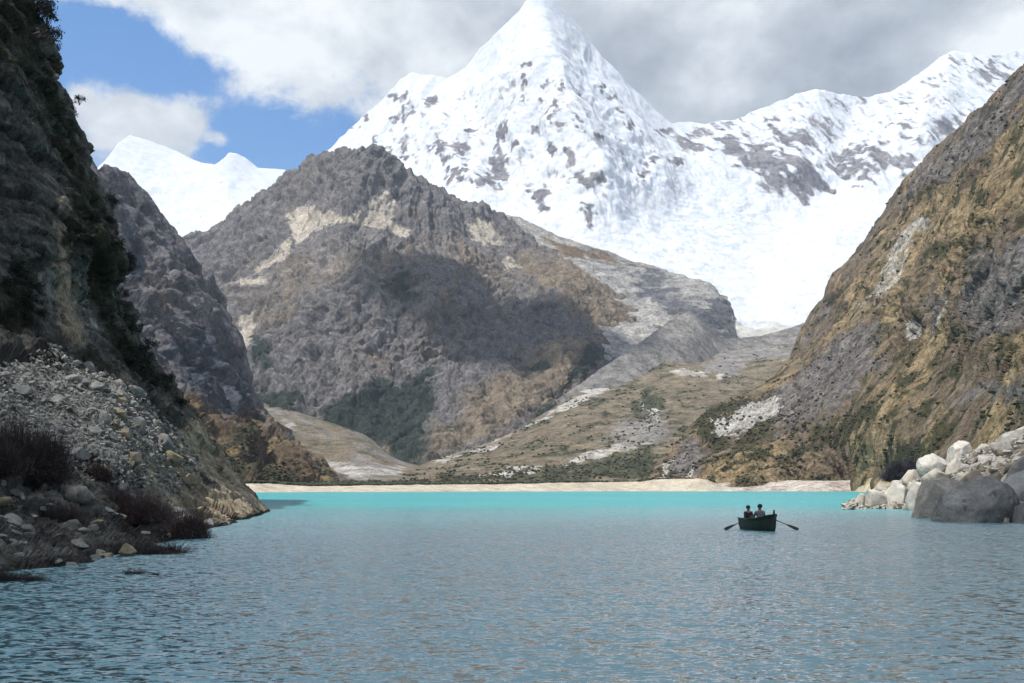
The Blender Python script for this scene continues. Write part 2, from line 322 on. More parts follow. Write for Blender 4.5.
def mask_c(G):
    brown = region(G, [[(420,462),(432,425),(470,395),(520,350),(560,330),(600,350),(590,380),(560,400),(520,425),(460,455)],[(500,262),(560,300),(600,345),(660,335),(672,318),(620,285),(560,252),(530,250)],[(420,330),(470,280),(530,285),(480,270),(440,285)]], 16, 7)
    brown = np.maximum(brown*.92, .34+fbm(G, 420, 4)*.5)
    pale = region(G, scree_c, 4, 3)
    veg = region(G, veg_c, 9, 7); pz = HZ-(G[..., 2]-CAMH)/G[..., 1]*F; low = sstep(300, 400, pz); veg = np.clip(np.maximum(veg+fbm(G, 120, 4, off=3.)*.35-.02, low*.34+fbm(G, 150, 5, off=6., an=(1.5, 1, .5))*.55), 0, 1)
    light = np.clip(.20+fbm(G, 130, 6, off=7., an=(1, 1, .5))*.75, 0, 1)*(1-veg)
    light = np.maximum(light, region(G, [[(275,262),(300,245),(345,238),(395,240),(415,252),(390,268),(340,280),(290,290),(262,285)]], 14, 6)*.62+fbm(G, 40, 4, an=(.5, 1, 2))*.2)
    light = np.maximum(light, region(G, [[(555,345),(600,345),(605,365),(570,385),(548,392),(545,372)]], 6, 4)*.62)
    return dict(m_brown=brown, m_light=light, m_scree=pale, m_veg=veg)
mat_c = terrain_mat('weathered_mountain_rock', ((.080,.077,.080),(.13,.123,.123),(.205,.192,.183)), [('m_light',(.17,.16,.16),(.38,.355,.33),.5,1.),('m_brown',(.12,.097,.075),(.21,.17,.125),.6,2.),('m_scree',(.32,.285,.235),(.44,.395,.33),.5,2.),('m_veg',(.016,.025,.022),(.040,.052,.042),.6,.5)], 2.2, .9)
surface('rock_mountain', 100, 700, 760, 470, [(100,430),(200,440),(245,440),(330,470),(430,470),(470,462),(520,442),(600,400),(660,370),(700,360)],
        [(100,270),(150,252),(180,240),(200,232),(225,219),(250,203),(262,196),(270,190),(285,181),(300,172),(320,160),(335,153),(345,150),(355,152),(365,152),(385,155),(410,170),(440,185),(470,200),(500,215),(512,222),(520,228),(530,237),(538,246),(560,257),(600,281),(640,303),(662,318),(676,321),(684,330),(700,345)],
        [(100,270,3100),(180,240,3100),(225,219,3050),(285,181,3000),(345,150,2950),(410,170,3000),(470,200,3050),(520,228,3080),(345,215,2560),(300,240,2560),(400,235,2600),(480,235,2850),(250,290,2450),(400,300,2120),(330,330,2080),(330,270,2260),(440,290,2200),(500,300,2480),(560,257,2980),(600,281,2850),(640,303,2750),(662,318,2650),(560,300,2420),(540,330,2330),(600,330,2400),(560,355,2060),(620,355,2320),(480,370,1960),(420,400,1880),(425,462,1620),(520,442,1680),(600,400,1950),(250,400,1900),(200,330,2350),(100,430,2000),(330,465,1650),(700,350,2300),(470,340,2150)],
        disp_c, mask_c, mat_c, 'broad dark rock mountain with pale scree patches in front of the snow peak', back=.9)

# --- low hill at the left behind the valley mouth ---------------------------------
mat_hill = terrain_mat('dry_grass_hillside', ((.10,.085,.062),(.165,.135,.095),(.235,.20,.145)), [('m_green',(.035,.045,.028),(.085,.085,.052),.8,.7),('m_pale',(.26,.25,.225),(.46,.44,.405),.6,.7),('m_grey',(.13,.125,.12),(.25,.235,.215),.7,1.),('m_gold',(.17,.13,.075),(.27,.215,.13),.6,1.)], 1.6, .8)
surface('valley_hill', 200, 470, 330, 110, [(200,482),(470,480)], [(200,388),(230,394),(250,399),(290,410),(330,422),(365,435),(385,447),(400,456),(412,462),(440,468),(470,474)],
        [(200,388,1850),(290,410,1800),(365,435,1720),(412,462,1650),(470,474,1600),(250,440,1550),(330,455,1450),(330,463,1400),(400,468,1420),(330,480,1150),(470,480,1150),(200,480,1150)],
        lambda G: fbm(G, 120, 5, ridged=True)*7+fbm(G, 25, 4)*1.8, lambda G: dict(m_green=np.clip(.40+fbm(G, 60, 4)*.6, 0, .62), m_pale=np.maximum(region(G, [[(322,461),(345,463),(375,466),(408,468),(398,474),(375,476),(352,481),(340,474)]], 2.5, 2), region(G, [[(280,427),(294,420),(299,424),(290,432)]], 4, 3)*.7),
                        m_grey=.42+fbm(G, 90, 4, off=2.)*.5, m_gold=np.clip(.25+fbm(G, 80, 3, off=5.)*.4, 0, .6)), mat_hill, 'low olive brown hill behind the pale gravel flat at the valley mouth')

# --- brown moraine slope right of centre ---------------------------------------------
def mask_m(G):
    pale = region(G, [[(432,462),(470,452),(500,440),(540,419),(580,394),(620,372),(650,362),(652,367),(625,379),(600,395),(560,412),(520,430),(480,448),(440,464)],
                      [(560,466),(580,456),(612,449),(640,440),(655,437),(650,442),(620,452),(590,460)],[(672,368),(690,370),(712,372),(700,376),(680,375)],[(715,378),(728,362),(730,370),(722,378)],[(470,452),(485,447),(500,443),(495,449)],[(470,474),(520,468),(540,466),(540,470),(500,476)],
                      [(640,402),(665,420),(672,424),(655,420)]], 2.6, 2.5)
    dark = region(G, [[(722,352),(760,346),(800,344),(815,346),(800,356),(760,360),(735,366),(722,372),(700,368)],[(720,350),(735,345),(740,375),(724,378)]], 4, 3)
    green = np.maximum(region(G, [[(632,402),(650,388),(664,392),(662,415),(650,428),(632,422)],[(600,440),(620,430),(640,436),(610,450)],[(440,472),(560,466),(650,455),(670,470),(650,482),(440,482)],[(520,470),(580,462),(640,450),(660,440),(650,470)]], 7, 5), np.clip(.36+fbm(G, 45, 4)*.7, 0, .6))
    grey = region(G, [[(595,445),(620,420),(640,412),(670,418),(668,440),(620,448)]], 8, 4)
    return dict(m_green=green, m_pale=pale+fbm(G, 20, 3)*.1, m_grey=np.maximum(grey*.8, dark), m_gold=np.clip(.16+fbm(G, 110, 3, off=5., an=(1, 1, .4))*.6, 0, .6))
surface('moraine_slope', 400, 900, 600, 200, [(400,484),(900,484)], [(400,469),(418,466),(440,458),(465,450),(500,437),(540,416),(580,391),(600,380),(620,371),(650,361),(680,362),(700,364),(722,352),(740,349),(770,345),(800,343),(830,336),(900,325)],
        [(400,466,1500),(440,458,1560),(500,437,1680),(580,391,1900),(650,361,2080),(722,352,2150),(800,343,2150),(900,325,2150),(640,400,1780),(740,385,1850),(700,400,1700),(560,440,1450),(650,440,1380),(480,462,1330),(560,470,1200),(660,470,1180),(400,484,1050),(560,484,1050),(700,484,1050),(900,484,1050),(780,420,1500),(900,400,1600)],
        lambda G: fbm(G, 110, 5, ridged=True, an=(1, .5, .5))*9+fbm(G, 26, 4, ridged=True)*2.6, mask_m, mat_hill, 'brown grassy moraine slope with a pale gravel crest above the beach')

# --- steep slope on the right ---------------------------------------------------------
crest_r = [(640,481),(648,477),(655,466),(665,455),(675,445),(685,436),(695,426),(710,411),(725,402),(740,395),(755,386),(770,376),(790,361),(800,346),(805,331),(815,316),(830,296),(835,276),(842,269),(850,262),(862,247),(870,235),(878,224),(885,215),(890,206),(895,200),(905,180),(925,160),(940,145),(960,130),(975,115),(990,100),(1005,85),(1024,68),(1060,35),(1120,0),(1220,-60)]
def disp_r(G):
    q = G.copy(); q[..., 1] += fbm(G, 140, 3)*60; q[..., 1] -= q[..., 2]*.25
    gul = fbm(q, 75, 5, ridged=True, an=(.35, 1, .12))*.7+fbm(q, 190, 3, ridged=True, an=(.3, 1, .1), off=6.)*.9
    rk = region(G, [[(940,300),(960,240),(1000,200),(1024,190),(1100,190),(1100,420),(1024,400),(960,360)],[(885,215),(905,178),(1024,66),(1100,0),(1100,80),(1024,130),(990,165),(930,200),(870,250),(840,290)],[(890,300),(930,290),(950,330),(900,350)]], 14, 5)
    f = G[..., 1]/900
    return rk*(facets(G, 34, 3., an=(1, 1, .6))*11+facets(G, 12, 9.)*4)*f+gul*15*f+fbm(G, 210, 4)*16*f+rk*fbm(G, 26, 5, ridged=True, an=(1, 1, .5))*11*f+fbm(G, 9, 3, ridged=True)*1.8*f+fbm(G, 38, 5, ridged=True)*5*f
def mask_r(G):
    rock = region(G, [[(885,215),(905,178),(925,158),(960,128),(1024,66),(1100,0),(1100,60),(1024,110),(1010,125),(985,160),(950,180),(920,190),(895,215),(880,235),(862,262),(840,290),(820,330),(800,360),(785,370),(805,330),(830,290)],
                      [(955,300),(968,262),(985,245),(1005,232),(1024,225),(1100,220),(1100,330),(1024,330),(990,335),(965,345)],[(915,330),(925,300),(945,290),(955,300),(935,330)],[(740,412),(800,370),(850,340),(890,330),(880,370),(830,420),(780,440)],[(940,395),(980,380),(1030,370),(1030,400),(960,410)]], 12, 7)
    rock = np.clip(rock*.78+fbm(G, 42, 5)*.38, 0, 1)
    pale = region(G, [[(905,222),(918,214),(934,216),(936,228),(918,235),(912,262),(900,285),(880,300),(862,312),(845,322),(838,330),(850,312),(868,295),(880,275),(890,250),(893,235)]], 4, 3)*.85
    white = region(G, [[(708,422),(725,415),(742,408),(762,400),(776,396),(786,402),(778,412),(765,420),(750,428),(735,436),(712,434)]], 4.5, 4)
    white = np.maximum(white, region(G, [[(905,322),(912,318),(922,326),(918,334),(906,340)],[(935,322),(945,300),(948,303),(939,325)],[(655,478),(668,458),(676,454),(664,480)],[(686,478),(694,462),(697,464),(690,480)]], 2, 2)*.9)
    green = np.maximum(region(G, [[(700,400),(740,395),(760,400),(712,432),(735,440),(790,400),(800,410),(770,440),(740,452),(712,450),(692,428)],[(905,205),(925,180),(945,160),(970,150),(985,150),(975,165),(945,185),(915,205)],[(975,110),(1000,95),(1015,110),(990,135),(972,135)],[(840,420),(880,400),(900,380),(880,410),(850,440),(800,452)],[(885,455),(905,440),(930,440),(930,470),(890,472)]], 7, 5)*.9, np.clip(.40+fbm(G, 22, 4, off=4.)*.75, 0, .75))
    q = G.copy(); q[..., 1] -= q[..., 2]*.9
    gold = np.clip(.50+fbm(q, 80, 5, off=8., an=(.4, 1, .5))*.85, 0, 1)
    gold = np.maximum(gold, region(G, [[(955,190),(1024,140),(1100,110),(1100,190),(1024,215),(970,240),(930,290),(900,330),(925,275),(945,240),(890,255),(900,215)],[(655,465),(690,428),(740,395),(742,400),(700,432),(670,462)]], 12, 5)*.72+fbm(q, 40, 4, an=(.4, 1, .5))*.25)
    grey = region(G, [[(650,480),(690,432),(705,450),(700,480)],[(800,370),(840,330),(880,320),(870,345),(830,375),(800,400)]], 6, 4)*.8
    return dict(m_grey=np.maximum(rock, grey), m_pale=np.maximum(pale*.64, white), m_green=green, m_gold=gold, m_scree=pale)
mat_r = terrain_mat('steep_grass_and_rock', ((.085,.066,.048),(.145,.112,.08),(.21,.165,.118)), [('m_gold',(.175,.128,.072),(.30,.23,.135),.45,2.),('m_green',(.028,.032,.018),(.075,.068,.034),1.0,.6),('m_grey',(.042,.038,.038),(.20,.182,.168),.6,1.),('m_pale',(.22,.21,.185),(.47,.455,.415),.8,.6)], 1.1, 1.0, contrast=5.2)
surface('right_slope', 640, 1220, 760, 430, [(640,486),(760,486),(850,486),(900,487),(935,490),(1010,500),(1060,520),(1120,560),(1220,620)], crest_r,
        [(640,481,1020),(655,466,1080),(695,426,1220),(740,395,1360),(800,346,1500),(835,276,1520),(885,215,1480),(905,180,1420),(960,130,1250),(1024,68,1050),(1120,0,850),(1220,-60,700),(640,486,950),(700,482,930),(800,482,900),(850,486,870),(900,482,600),(935,482,420),(1010,485,235),(1060,500,180),(1120,560,110),(1220,620,70),
         (1024,400,290),(1024,300,430),(1024,200,640),(1024,130,830),(950,440,440),(950,380,600),(950,300,820),(950,220,1040),(900,430,640),(900,340,930),(900,270,1150),(850,430,860),(850,350,1130),(800,430,980),(800,390,1180),(750,440,1020),(710,450,1020),(1120,300,230),(1120,150,430),(1220,300,130)],
        disp_r, mask_r, mat_r, 'steep brown grass and rock slope on the right side of the lake', sink=20, back=.8, reg=4e-3)

# --- distant cliff at the left ---------------------------------------------------------
def disp_l(G):
    q = G.copy(); q[..., 0] += fbm(G, 200, 3)*60
    return facets(q, 55, 3., an=(1, 1, .4))*15+facets(q, 18, 9., an=(1, 1, .5))*5+fbm(q, 60, 6, ridged=True, an=(1, 1, .25))*22+fbm(G, 130, 4, ridged=True, an=(1, 1, .3))*32+fbm(G, 240, 4)*20+fbm(G, 16, 4, ridged=True)*4
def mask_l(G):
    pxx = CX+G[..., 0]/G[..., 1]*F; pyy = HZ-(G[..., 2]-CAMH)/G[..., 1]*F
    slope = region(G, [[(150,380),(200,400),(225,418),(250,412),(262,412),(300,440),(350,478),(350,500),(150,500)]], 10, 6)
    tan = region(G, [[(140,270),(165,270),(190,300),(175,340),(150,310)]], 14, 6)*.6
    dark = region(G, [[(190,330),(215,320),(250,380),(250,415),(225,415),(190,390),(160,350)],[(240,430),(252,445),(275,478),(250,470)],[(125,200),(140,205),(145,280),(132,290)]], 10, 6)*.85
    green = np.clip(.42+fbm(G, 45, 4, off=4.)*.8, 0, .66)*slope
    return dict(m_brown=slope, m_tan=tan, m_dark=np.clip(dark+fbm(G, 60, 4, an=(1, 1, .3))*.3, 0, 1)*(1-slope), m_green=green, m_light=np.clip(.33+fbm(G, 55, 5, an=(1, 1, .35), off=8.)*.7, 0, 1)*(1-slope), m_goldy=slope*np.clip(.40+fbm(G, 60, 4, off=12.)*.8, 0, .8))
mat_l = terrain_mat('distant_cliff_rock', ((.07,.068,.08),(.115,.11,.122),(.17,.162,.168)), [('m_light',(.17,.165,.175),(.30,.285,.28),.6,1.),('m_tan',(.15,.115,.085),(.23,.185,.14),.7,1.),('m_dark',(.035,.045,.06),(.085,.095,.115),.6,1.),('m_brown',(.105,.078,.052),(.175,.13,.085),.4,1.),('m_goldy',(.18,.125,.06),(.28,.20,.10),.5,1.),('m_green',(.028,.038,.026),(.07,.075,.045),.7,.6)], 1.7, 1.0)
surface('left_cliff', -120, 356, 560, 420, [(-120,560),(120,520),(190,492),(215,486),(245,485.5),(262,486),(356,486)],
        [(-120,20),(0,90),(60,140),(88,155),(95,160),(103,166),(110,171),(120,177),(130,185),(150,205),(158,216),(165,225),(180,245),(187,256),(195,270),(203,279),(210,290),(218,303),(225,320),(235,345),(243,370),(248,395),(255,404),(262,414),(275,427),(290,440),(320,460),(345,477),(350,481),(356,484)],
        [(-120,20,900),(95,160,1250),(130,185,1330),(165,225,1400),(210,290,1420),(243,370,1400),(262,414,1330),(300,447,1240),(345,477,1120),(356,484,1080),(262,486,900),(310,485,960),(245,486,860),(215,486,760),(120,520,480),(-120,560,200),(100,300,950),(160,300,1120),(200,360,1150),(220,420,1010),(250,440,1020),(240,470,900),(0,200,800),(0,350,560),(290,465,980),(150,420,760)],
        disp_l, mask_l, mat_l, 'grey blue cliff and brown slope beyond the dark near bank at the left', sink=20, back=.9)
# --- near left bank ----------------------------------------------------------------------
sil_pts = [(-200,-60),(-150,-30),(-60,10),(0,32),(30,44),(75,58),(120,70),(160,87),(185,97),(205,112),(240,121),(262,130),(275,130),(290,122),(305,128),(345,143),(365,151),(385,170),(412,190),(430,205),(455,226),(482,246),(495,256),(506,266),(512,271),(515,262),(518,254),(522,240),(526,222),(530,205),(537,198),(545,185),(553,168),(560,150),(567,100),(573,50),(588,0),(600,-60),(620,-140),(650,-300)]
NRA, NCA = 620, 520
pyA = np.linspace(-110, 650, NRA)[:, None]*np.ones((1, NCA))
silA = interp(sil_pts, pyA[:, 0])
silA = (silA+(fbm(np.stack([pyA[:, 0], pyA[:, 0]*0, pyA[:, 0]*0], -1), 34, 5, off=2.)*9-2)*sstep(508, 480, pyA[:, 0]))[:, None]
pxA = -320+(silA+320)*np.linspace(0, 1, NCA)[None]**.8
ctrl_a = [(271,512,102),(240,522,wy(522)),(205,530,wy(530)),(168,553,wy(553)),(100,567,wy(567)),(0,588,wy(588)),(-140,620,wy(620)),(-300,650,wy(650)),(256,495,106),(226,455,114),(190,412,112),(151,365,118),(128,305,120),(130,268,112),(112,205,122),(87,160,128),(70,120,130),(44,30,134),(-60,-120,134),
          (0,500,34),(60,500,39),(130,500,46),(200,500,74),(170,470,66),(220,490,88),(0,440,40),(80,440,48),(150,440,61),(0,380,48),(80,380,60),(130,380,76),(0,330,58),(60,330,70),(110,330,88),(0,270,66),(60,270,74),(100,240,88),(0,200,72),(60,190,84),(0,120,80),(30,120,90),(0,40,90),(-100,500,26),(-100,400,36),(-100,300,48),(-300,560,15),(-300,450,18),(-300,300,28),(-300,100,45),(-300,-120,65),(-100,100,62),(-100,-100,82)]
YA = tps(ctrl_a, pxA, pyA, 2e-3)
w_ = sstep(508, 514, pyA); YA = YA*(1-w_)+np.where(w_ > 0, YA, YA)*w_
GA = pt(pxA, pyA, YA)
nA = smooth_n(normals(GA), 8)
def disp_a(G):
    sc = np.clip(G[..., 1]/90, .35, 1.6)
    q = G.copy(); q[..., 0] += fbm(G, 9, 3)*3
    tilt = G@np.array([[.9, .1, -.35], [-.1, 1, .2], [.4, -.15, 1.]])
    d1, d2, cid = worley(tilt, 5.2, an=(.6, .7, 1.5)); e1, e2, cid2 = worley(tilt, 1.7, off=7., an=(.7, .8, 1.6))
    scree = region(G, [[(-40,370),(60,362),(105,375),(135,395),(165,425),(205,470),(195,490),(150,478),(110,470),(60,450),(-40,420)]], 8, 4)
    lowl = region(G, [[(-320,470),(60,455),(110,480),(200,540),(100,600),(-320,660)]], 12, 5)
    big = fbm(G, 22, 4, ridged=True)
    f1, f2, cid3 = worley(tilt+fbm(G, 3, 3)[..., None]*.6, .8, off=21., an=(.5, .6, 2.0)); crack = (cid3-.5)*.15-np.clip(.13-(f2-f1), 0, .13)*1.2
    strat = np.abs(((tilt[..., 2]/1.3+fbm(G, 6, 3)*1.2) % 1)-.5)*.5
    tanz = region(G, [[(140,455),(200,425),(280,512),(215,540),(150,500)]], 14, 4)
    return (cid-.5)*2.2*sc*(1-scree*.8)*(1-.6*tanz)+(cid2-.5)*.75*sc*(1-.3*tanz)+big*1.6*sc*(1-.6*lowl)+fbm(G, 2.2, 4, ridged=True)*.42+fbm(G, .7, 3, ridged=True)*.12*lowl+strat*lowl*.8*sc+crack*(.25+.75*lowl)*(1-scree*.6)-np.clip(.12-(d2-d1), 0, .12)*6*(1-scree)*sc
DA = disp_a(GA); DA = DA-DA.mean()-.25; DA *= 1-(.45+.3*sstep(500, 512, pyA))*np.linspace(0, 1, NCA)[None]**10
GA = GA+nA*DA[..., None]
ex = []
for k in range(1, 13):
    e = GA[:, -1].copy(); pe = pyA[:, -1]; s_ = sstep(505, 514, pe)
    back = np.stack([-k*8.+0*pe, k*7.+0*pe, -k*.8+0*pe], -1); under = np.stack([k*.25+0*pe, -k*.1+0*pe, -k*.35+0*pe], -1)
    e += back*(1-s_)[:, None]+under*s_[:, None]; ex.append(e)
GA = np.concatenate([GA, np.stack(ex, 1)], 1)
def mask_a(G):
    veg = region(G, [[(-40,-300),(60,-60),(44,28),(58,78),(88,158),(112,205),(130,245),(134,270),(125,285),(118,300),(140,340),(152,365),(172,388),(190,410),(180,408),(150,390),(120,370),(100,340),(90,300),(85,270),(60,240),(70,200),(50,150),(30,90),(0,60),(-60,0)],[(0,270),(35,275),(45,320),(20,335),(-40,330),(-40,270)],[(60,370),(78,340),(100,350),(120,372),(140,395),(110,385)]], 10, 7)
    veg = np.clip(veg*.8+fbm(G, 7, 5)*.45, 0, 1)
    tan = region(G, [[(140,455),(170,440),(195,415),(226,455),(275,512),(215,540),(165,510),(145,485)],[(60,200),(70,270),(85,345),(65,345),(55,290)]], 12, 5)
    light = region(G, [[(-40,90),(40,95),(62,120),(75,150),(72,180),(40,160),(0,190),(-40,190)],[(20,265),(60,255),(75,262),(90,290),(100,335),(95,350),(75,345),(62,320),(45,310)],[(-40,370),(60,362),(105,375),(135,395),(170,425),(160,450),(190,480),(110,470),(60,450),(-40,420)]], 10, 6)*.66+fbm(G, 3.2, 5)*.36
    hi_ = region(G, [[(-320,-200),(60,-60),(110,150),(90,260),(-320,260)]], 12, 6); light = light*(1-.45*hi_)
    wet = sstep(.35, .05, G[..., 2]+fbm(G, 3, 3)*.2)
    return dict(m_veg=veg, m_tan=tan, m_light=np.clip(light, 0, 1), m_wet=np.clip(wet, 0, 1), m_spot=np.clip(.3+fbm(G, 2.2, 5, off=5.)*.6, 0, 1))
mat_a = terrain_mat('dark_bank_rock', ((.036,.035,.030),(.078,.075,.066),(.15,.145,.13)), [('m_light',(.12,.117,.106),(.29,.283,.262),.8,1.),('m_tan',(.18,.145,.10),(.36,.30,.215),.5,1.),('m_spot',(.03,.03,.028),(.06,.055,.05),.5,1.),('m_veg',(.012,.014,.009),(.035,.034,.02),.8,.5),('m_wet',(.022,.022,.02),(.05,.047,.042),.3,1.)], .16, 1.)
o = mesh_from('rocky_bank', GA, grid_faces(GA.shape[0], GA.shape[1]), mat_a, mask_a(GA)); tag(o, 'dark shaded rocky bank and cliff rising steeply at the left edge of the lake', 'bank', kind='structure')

# --- boulder bank at the right --------------------------------------------------------------
base_b = [(846,510),(880,509),(915,510),(946,519),(1024,523),(1100,535),(1200,565)]
crest_b = [(846,505),(858,499),(885,489),(915,476),(940,462),(960,453),(985,446),(1010,436),(1024,428),(1060,415),(1200,380)]
def mask_b(G):
    return dict(m_dark=np.clip(.45+fbm(G, 4, 5)*.8, 0, 1), m_gold=np.clip(.35+fbm(G, 3, 4, off=4.)*.7, 0, 1), m_wet=np.clip(sstep(.9, .1, G[..., 2]), 0, 1))
mat_b = terrain_mat('pale_boulder_gravel', ((.13,.12,.105),(.28,.26,.225),(.46,.44,.40)), [('m_dark',(.04,.038,.033),(.09,.085,.075),.7,1.),('m_gold',(.19,.15,.09),(.30,.25,.16),.6,1.),('m_wet',(.05,.05,.045),(.10,.10,.09),.3,1.)], .14, 1.)
surface('boulder_bank', 846, 1200, 300, 140, base_b, crest_b, [(x, y, wy(y)) for x, y in base_b]+[(858,499,128),(885,489,132),(915,476,130),(960,453,122),(1010,436,118),(1060,415,112),(1200,380,80),(960,485,96),(1010,480,88),(1060,480,80),(915,495,115)],
        lambda G: fbm(G, 3.5, 5, ridged=True)*.5+(worley(G, 1.4)[2]-.5)*.5, mask_b, mat_b, 'gravelly bank under the pile of pale boulders at the right', sink=3, back=.9, backn=8)

# --- beach and valley floor ---------------------------------------------------------------------
NB = 900; pxb = np.linspace(150, 960, NB)
Y0 = interp([(150,560),(270,640),(500,800),(640,880),(700,860),(760,850),(850,800),(880,640),(900,520),(935,380),(960,300)], pxb)
Y0 = Y0+np.array([8*math.sin(x/23.)+5*math.sin(x/9.+2) for x in pxb])
topy = interp([(150,482),(250,483.3),(265,483.5),(300,486.2),(345,486),(400,485.3),(500,484),(560,482.5),(640,481.8),(655,479.5),(700,478.5),(708,480),(716,483.5),(760,481),(850,480),(870,478),(890,477),(960,480)], pxb)
rowsb = []
for (k, dy) in ((0, -60), (0, -6), (0, 0), (.18, 10), (.35, 18), (.52, 26), (.7, 34), (.86, 41), (1, 48)):
    Yk = Y0+dy; zt = CAMH+(HZ-topy)/F*(Y0+48); rowsb.append(np.stack([(pxb-CX)/F*Yk, Yk, (zt*k+.02) if dy > 0 else np.full(NB, dy*.05)], -1))
Gb = np.array(rowsb); G2 = []
for r in range(len(Gb)-1):
    for s in range(5): G2.append(Gb[r]+(Gb[r+1]-Gb[r])*s/5)
G2.append(Gb[-1])
last = Gb[-1]
for k in range(1, 41):
    e = last.copy(); u = k/40; e[:, 1] += u*900; e[:, 0] += (pxb-CX)/F*u*900; e[:, 2] = last[:, 2]*(1-min(1, u*3))+min(1, u*3)*(6+u*12); G2.append(e)
G2 = np.array(G2); g0 = sstep(0, .8, G2[..., 2])
G2[..., 2] += (fbm(G2, 30, 4)*.9+fbm(G2, 6, 4)*.5)*g0
def mask_beach(G):
    k = np.arange(G.shape[0])[:, None]*np.ones((1, G.shape[1]))
    px = CX+G[..., 0]/G[..., 1]*F
    inl = sstep(38.5, 41, k+fbm(G, 25, 4)*3)
    grav = sstep(708, 716, px+fbm(G, 12, 3)*10)*(1-sstep(835, 875, px+fbm(G, 12, 3)*20))
    grass = sstep(835, 875, px+fbm(G, 12, 3)*20)
    return dict(m_inland=inl, m_gravel=grav, m_reed=grass*.75)
mat_beach = terrain_mat('pale_lake_sand', ((.36,.31,.235),(.46,.405,.32),(.52,.47,.385)), [('m_gravel',(.17,.13,.105),(.55,.50,.44),.9,.8),('m_reed',(.26,.19,.10),(.62,.53,.38),.9,.9),('m_inland',(.045,.05,.032),(.13,.115,.075),.6,.8)], 1.0, .6, contrast=2.6)
o = mesh_from('beach', G2, grid_faces(G2.shape[0], NB), mat_beach, mask_beach(G2)); tag(o, 'pale cream sand beach along the far end of the lake', 'beach', kind='structure')

t = NT('lake_bed'); mat_bed = t.finish(t.ramp(t.noise(.05, 5), [(.3, (.08,.075,.06)), (.7, (.15,.14,.11))]), .95)
S = 30000
o = mesh_from('ground', [(-S, -S, -9), (S, -S, -9), (S, S, -9), (-S, S, -9)], [(0, 1, 2, 3)], mat_bed, smooth=False); tag(o, 'stony lake bed and valley ground', 'ground', kind='structure')

# --- lake water ---------------------------------------------------------------------------------------
def water_mat():
    t = NT('glacial_water'); co = t.coord()
    def chop(scale, amp, an=(1, 1, 1), det=2):
        n = t.noise(scale, det, .55, an=an, col=True)
        s = t.new('ShaderNodeVectorMath', operation='SUBTRACT'); t.l.new(n, s.inputs[0]); s.inputs[1].default_value = (.5, .5, .5)
        m = t.new('ShaderNodeVectorMath', operation='MULTIPLY'); t.l.new(s.outputs[0], m.inputs[0]); m.inputs[1].default_value = (amp, amp, 0)
        return m.outputs[0]
    def add(a, b):
        s = t.new('ShaderNodeVectorMath', operation='ADD'); t.l.new(a, s.inputs[0]); t.l.new(b, s.inputs[1]); return s.outputs[0]
    v = add(add(chop(12., 2.3, (.5, 1.0, 1), 3), chop(4., 1.5, (.65, 1.1, 1), 2)), chop(.6, .30, (.7, 1.3, 1), 2))
    calm = t.math('ADD', .72, t.math('MULTIPLY', t.noise(.035, 3, .6, an=(.6, 1.6, 1)), .56))   # cat's-paws of wind
    sc = t.new('ShaderNodeVectorMath', operation='SCALE'); t.l.new(v, sc.inputs[0]); t.l.new(calm, sc.inputs['Scale'])
    n = add(sc.outputs[0], sc.outputs[0]); n = sc.outputs[0]
    z = t.new('ShaderNodeVectorMath', operation='ADD'); t.l.new(n, z.inputs[0]); z.inputs[1].default_value = (0, -.19, 1)
    nn = t.new('ShaderNodeVectorMath', operation='NORMALIZE'); t.l.new(z.outputs[0], nn.inputs[0]); N = nn.outputs[0]
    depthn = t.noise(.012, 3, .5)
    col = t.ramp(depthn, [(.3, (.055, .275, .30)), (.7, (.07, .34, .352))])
    d = t.new('ShaderNodeBsdfDiffuse'); colslot = d.inputs[0]
    g = t.new('ShaderNodeBsdfGlossy'); g.inputs['Roughness'].default_value = .12; g.inputs[0].default_value = (1, 1, 1, 1); t.l.new(N, g.inputs['Normal'])
    fr = t.new('ShaderNodeFresnel'); fr.inputs[0].default_value = 1.33; t.l.new(N, fr.inputs['Normal'])
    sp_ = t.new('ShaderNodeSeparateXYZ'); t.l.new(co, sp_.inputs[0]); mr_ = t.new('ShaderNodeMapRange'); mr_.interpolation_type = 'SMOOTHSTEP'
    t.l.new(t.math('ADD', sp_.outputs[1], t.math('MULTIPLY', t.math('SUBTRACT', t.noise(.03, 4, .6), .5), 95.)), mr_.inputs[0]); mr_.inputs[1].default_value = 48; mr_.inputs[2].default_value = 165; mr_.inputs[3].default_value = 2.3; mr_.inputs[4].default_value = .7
    near_shade = t.new('ShaderNodeMapRange'); t.l.new(mr_.outputs[0], near_shade.inputs[0]); near_shade.inputs[1].default_value = .7; near_shade.inputs[2].default_value = 2.3
    t.l.new(t.mix(near_shade.outputs[0], col, (.055, .20, .225)), colslot)  # near water painted darker and greyer, standing in for the cloud's shade
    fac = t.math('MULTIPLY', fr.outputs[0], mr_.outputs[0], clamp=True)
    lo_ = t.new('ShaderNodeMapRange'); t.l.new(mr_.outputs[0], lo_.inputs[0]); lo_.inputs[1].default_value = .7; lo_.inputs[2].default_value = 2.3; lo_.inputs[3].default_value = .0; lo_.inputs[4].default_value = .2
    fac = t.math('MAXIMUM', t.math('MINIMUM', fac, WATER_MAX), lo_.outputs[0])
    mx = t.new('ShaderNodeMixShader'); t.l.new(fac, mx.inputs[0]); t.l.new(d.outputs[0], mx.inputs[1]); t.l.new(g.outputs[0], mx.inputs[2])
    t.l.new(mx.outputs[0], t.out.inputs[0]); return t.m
WATER_REFL, WATER_MAX = 1.0, .86
o = mesh_from('lake_water', [(-900, -250, 0), (900, -250, 0), (1200, 960, 0), (-900, 960, 0)], [(0, 1, 2, 3)], water_mat(), smooth=False); tag(o, 'rippled turquoise glacial lake water', 'lake', kind='structure')
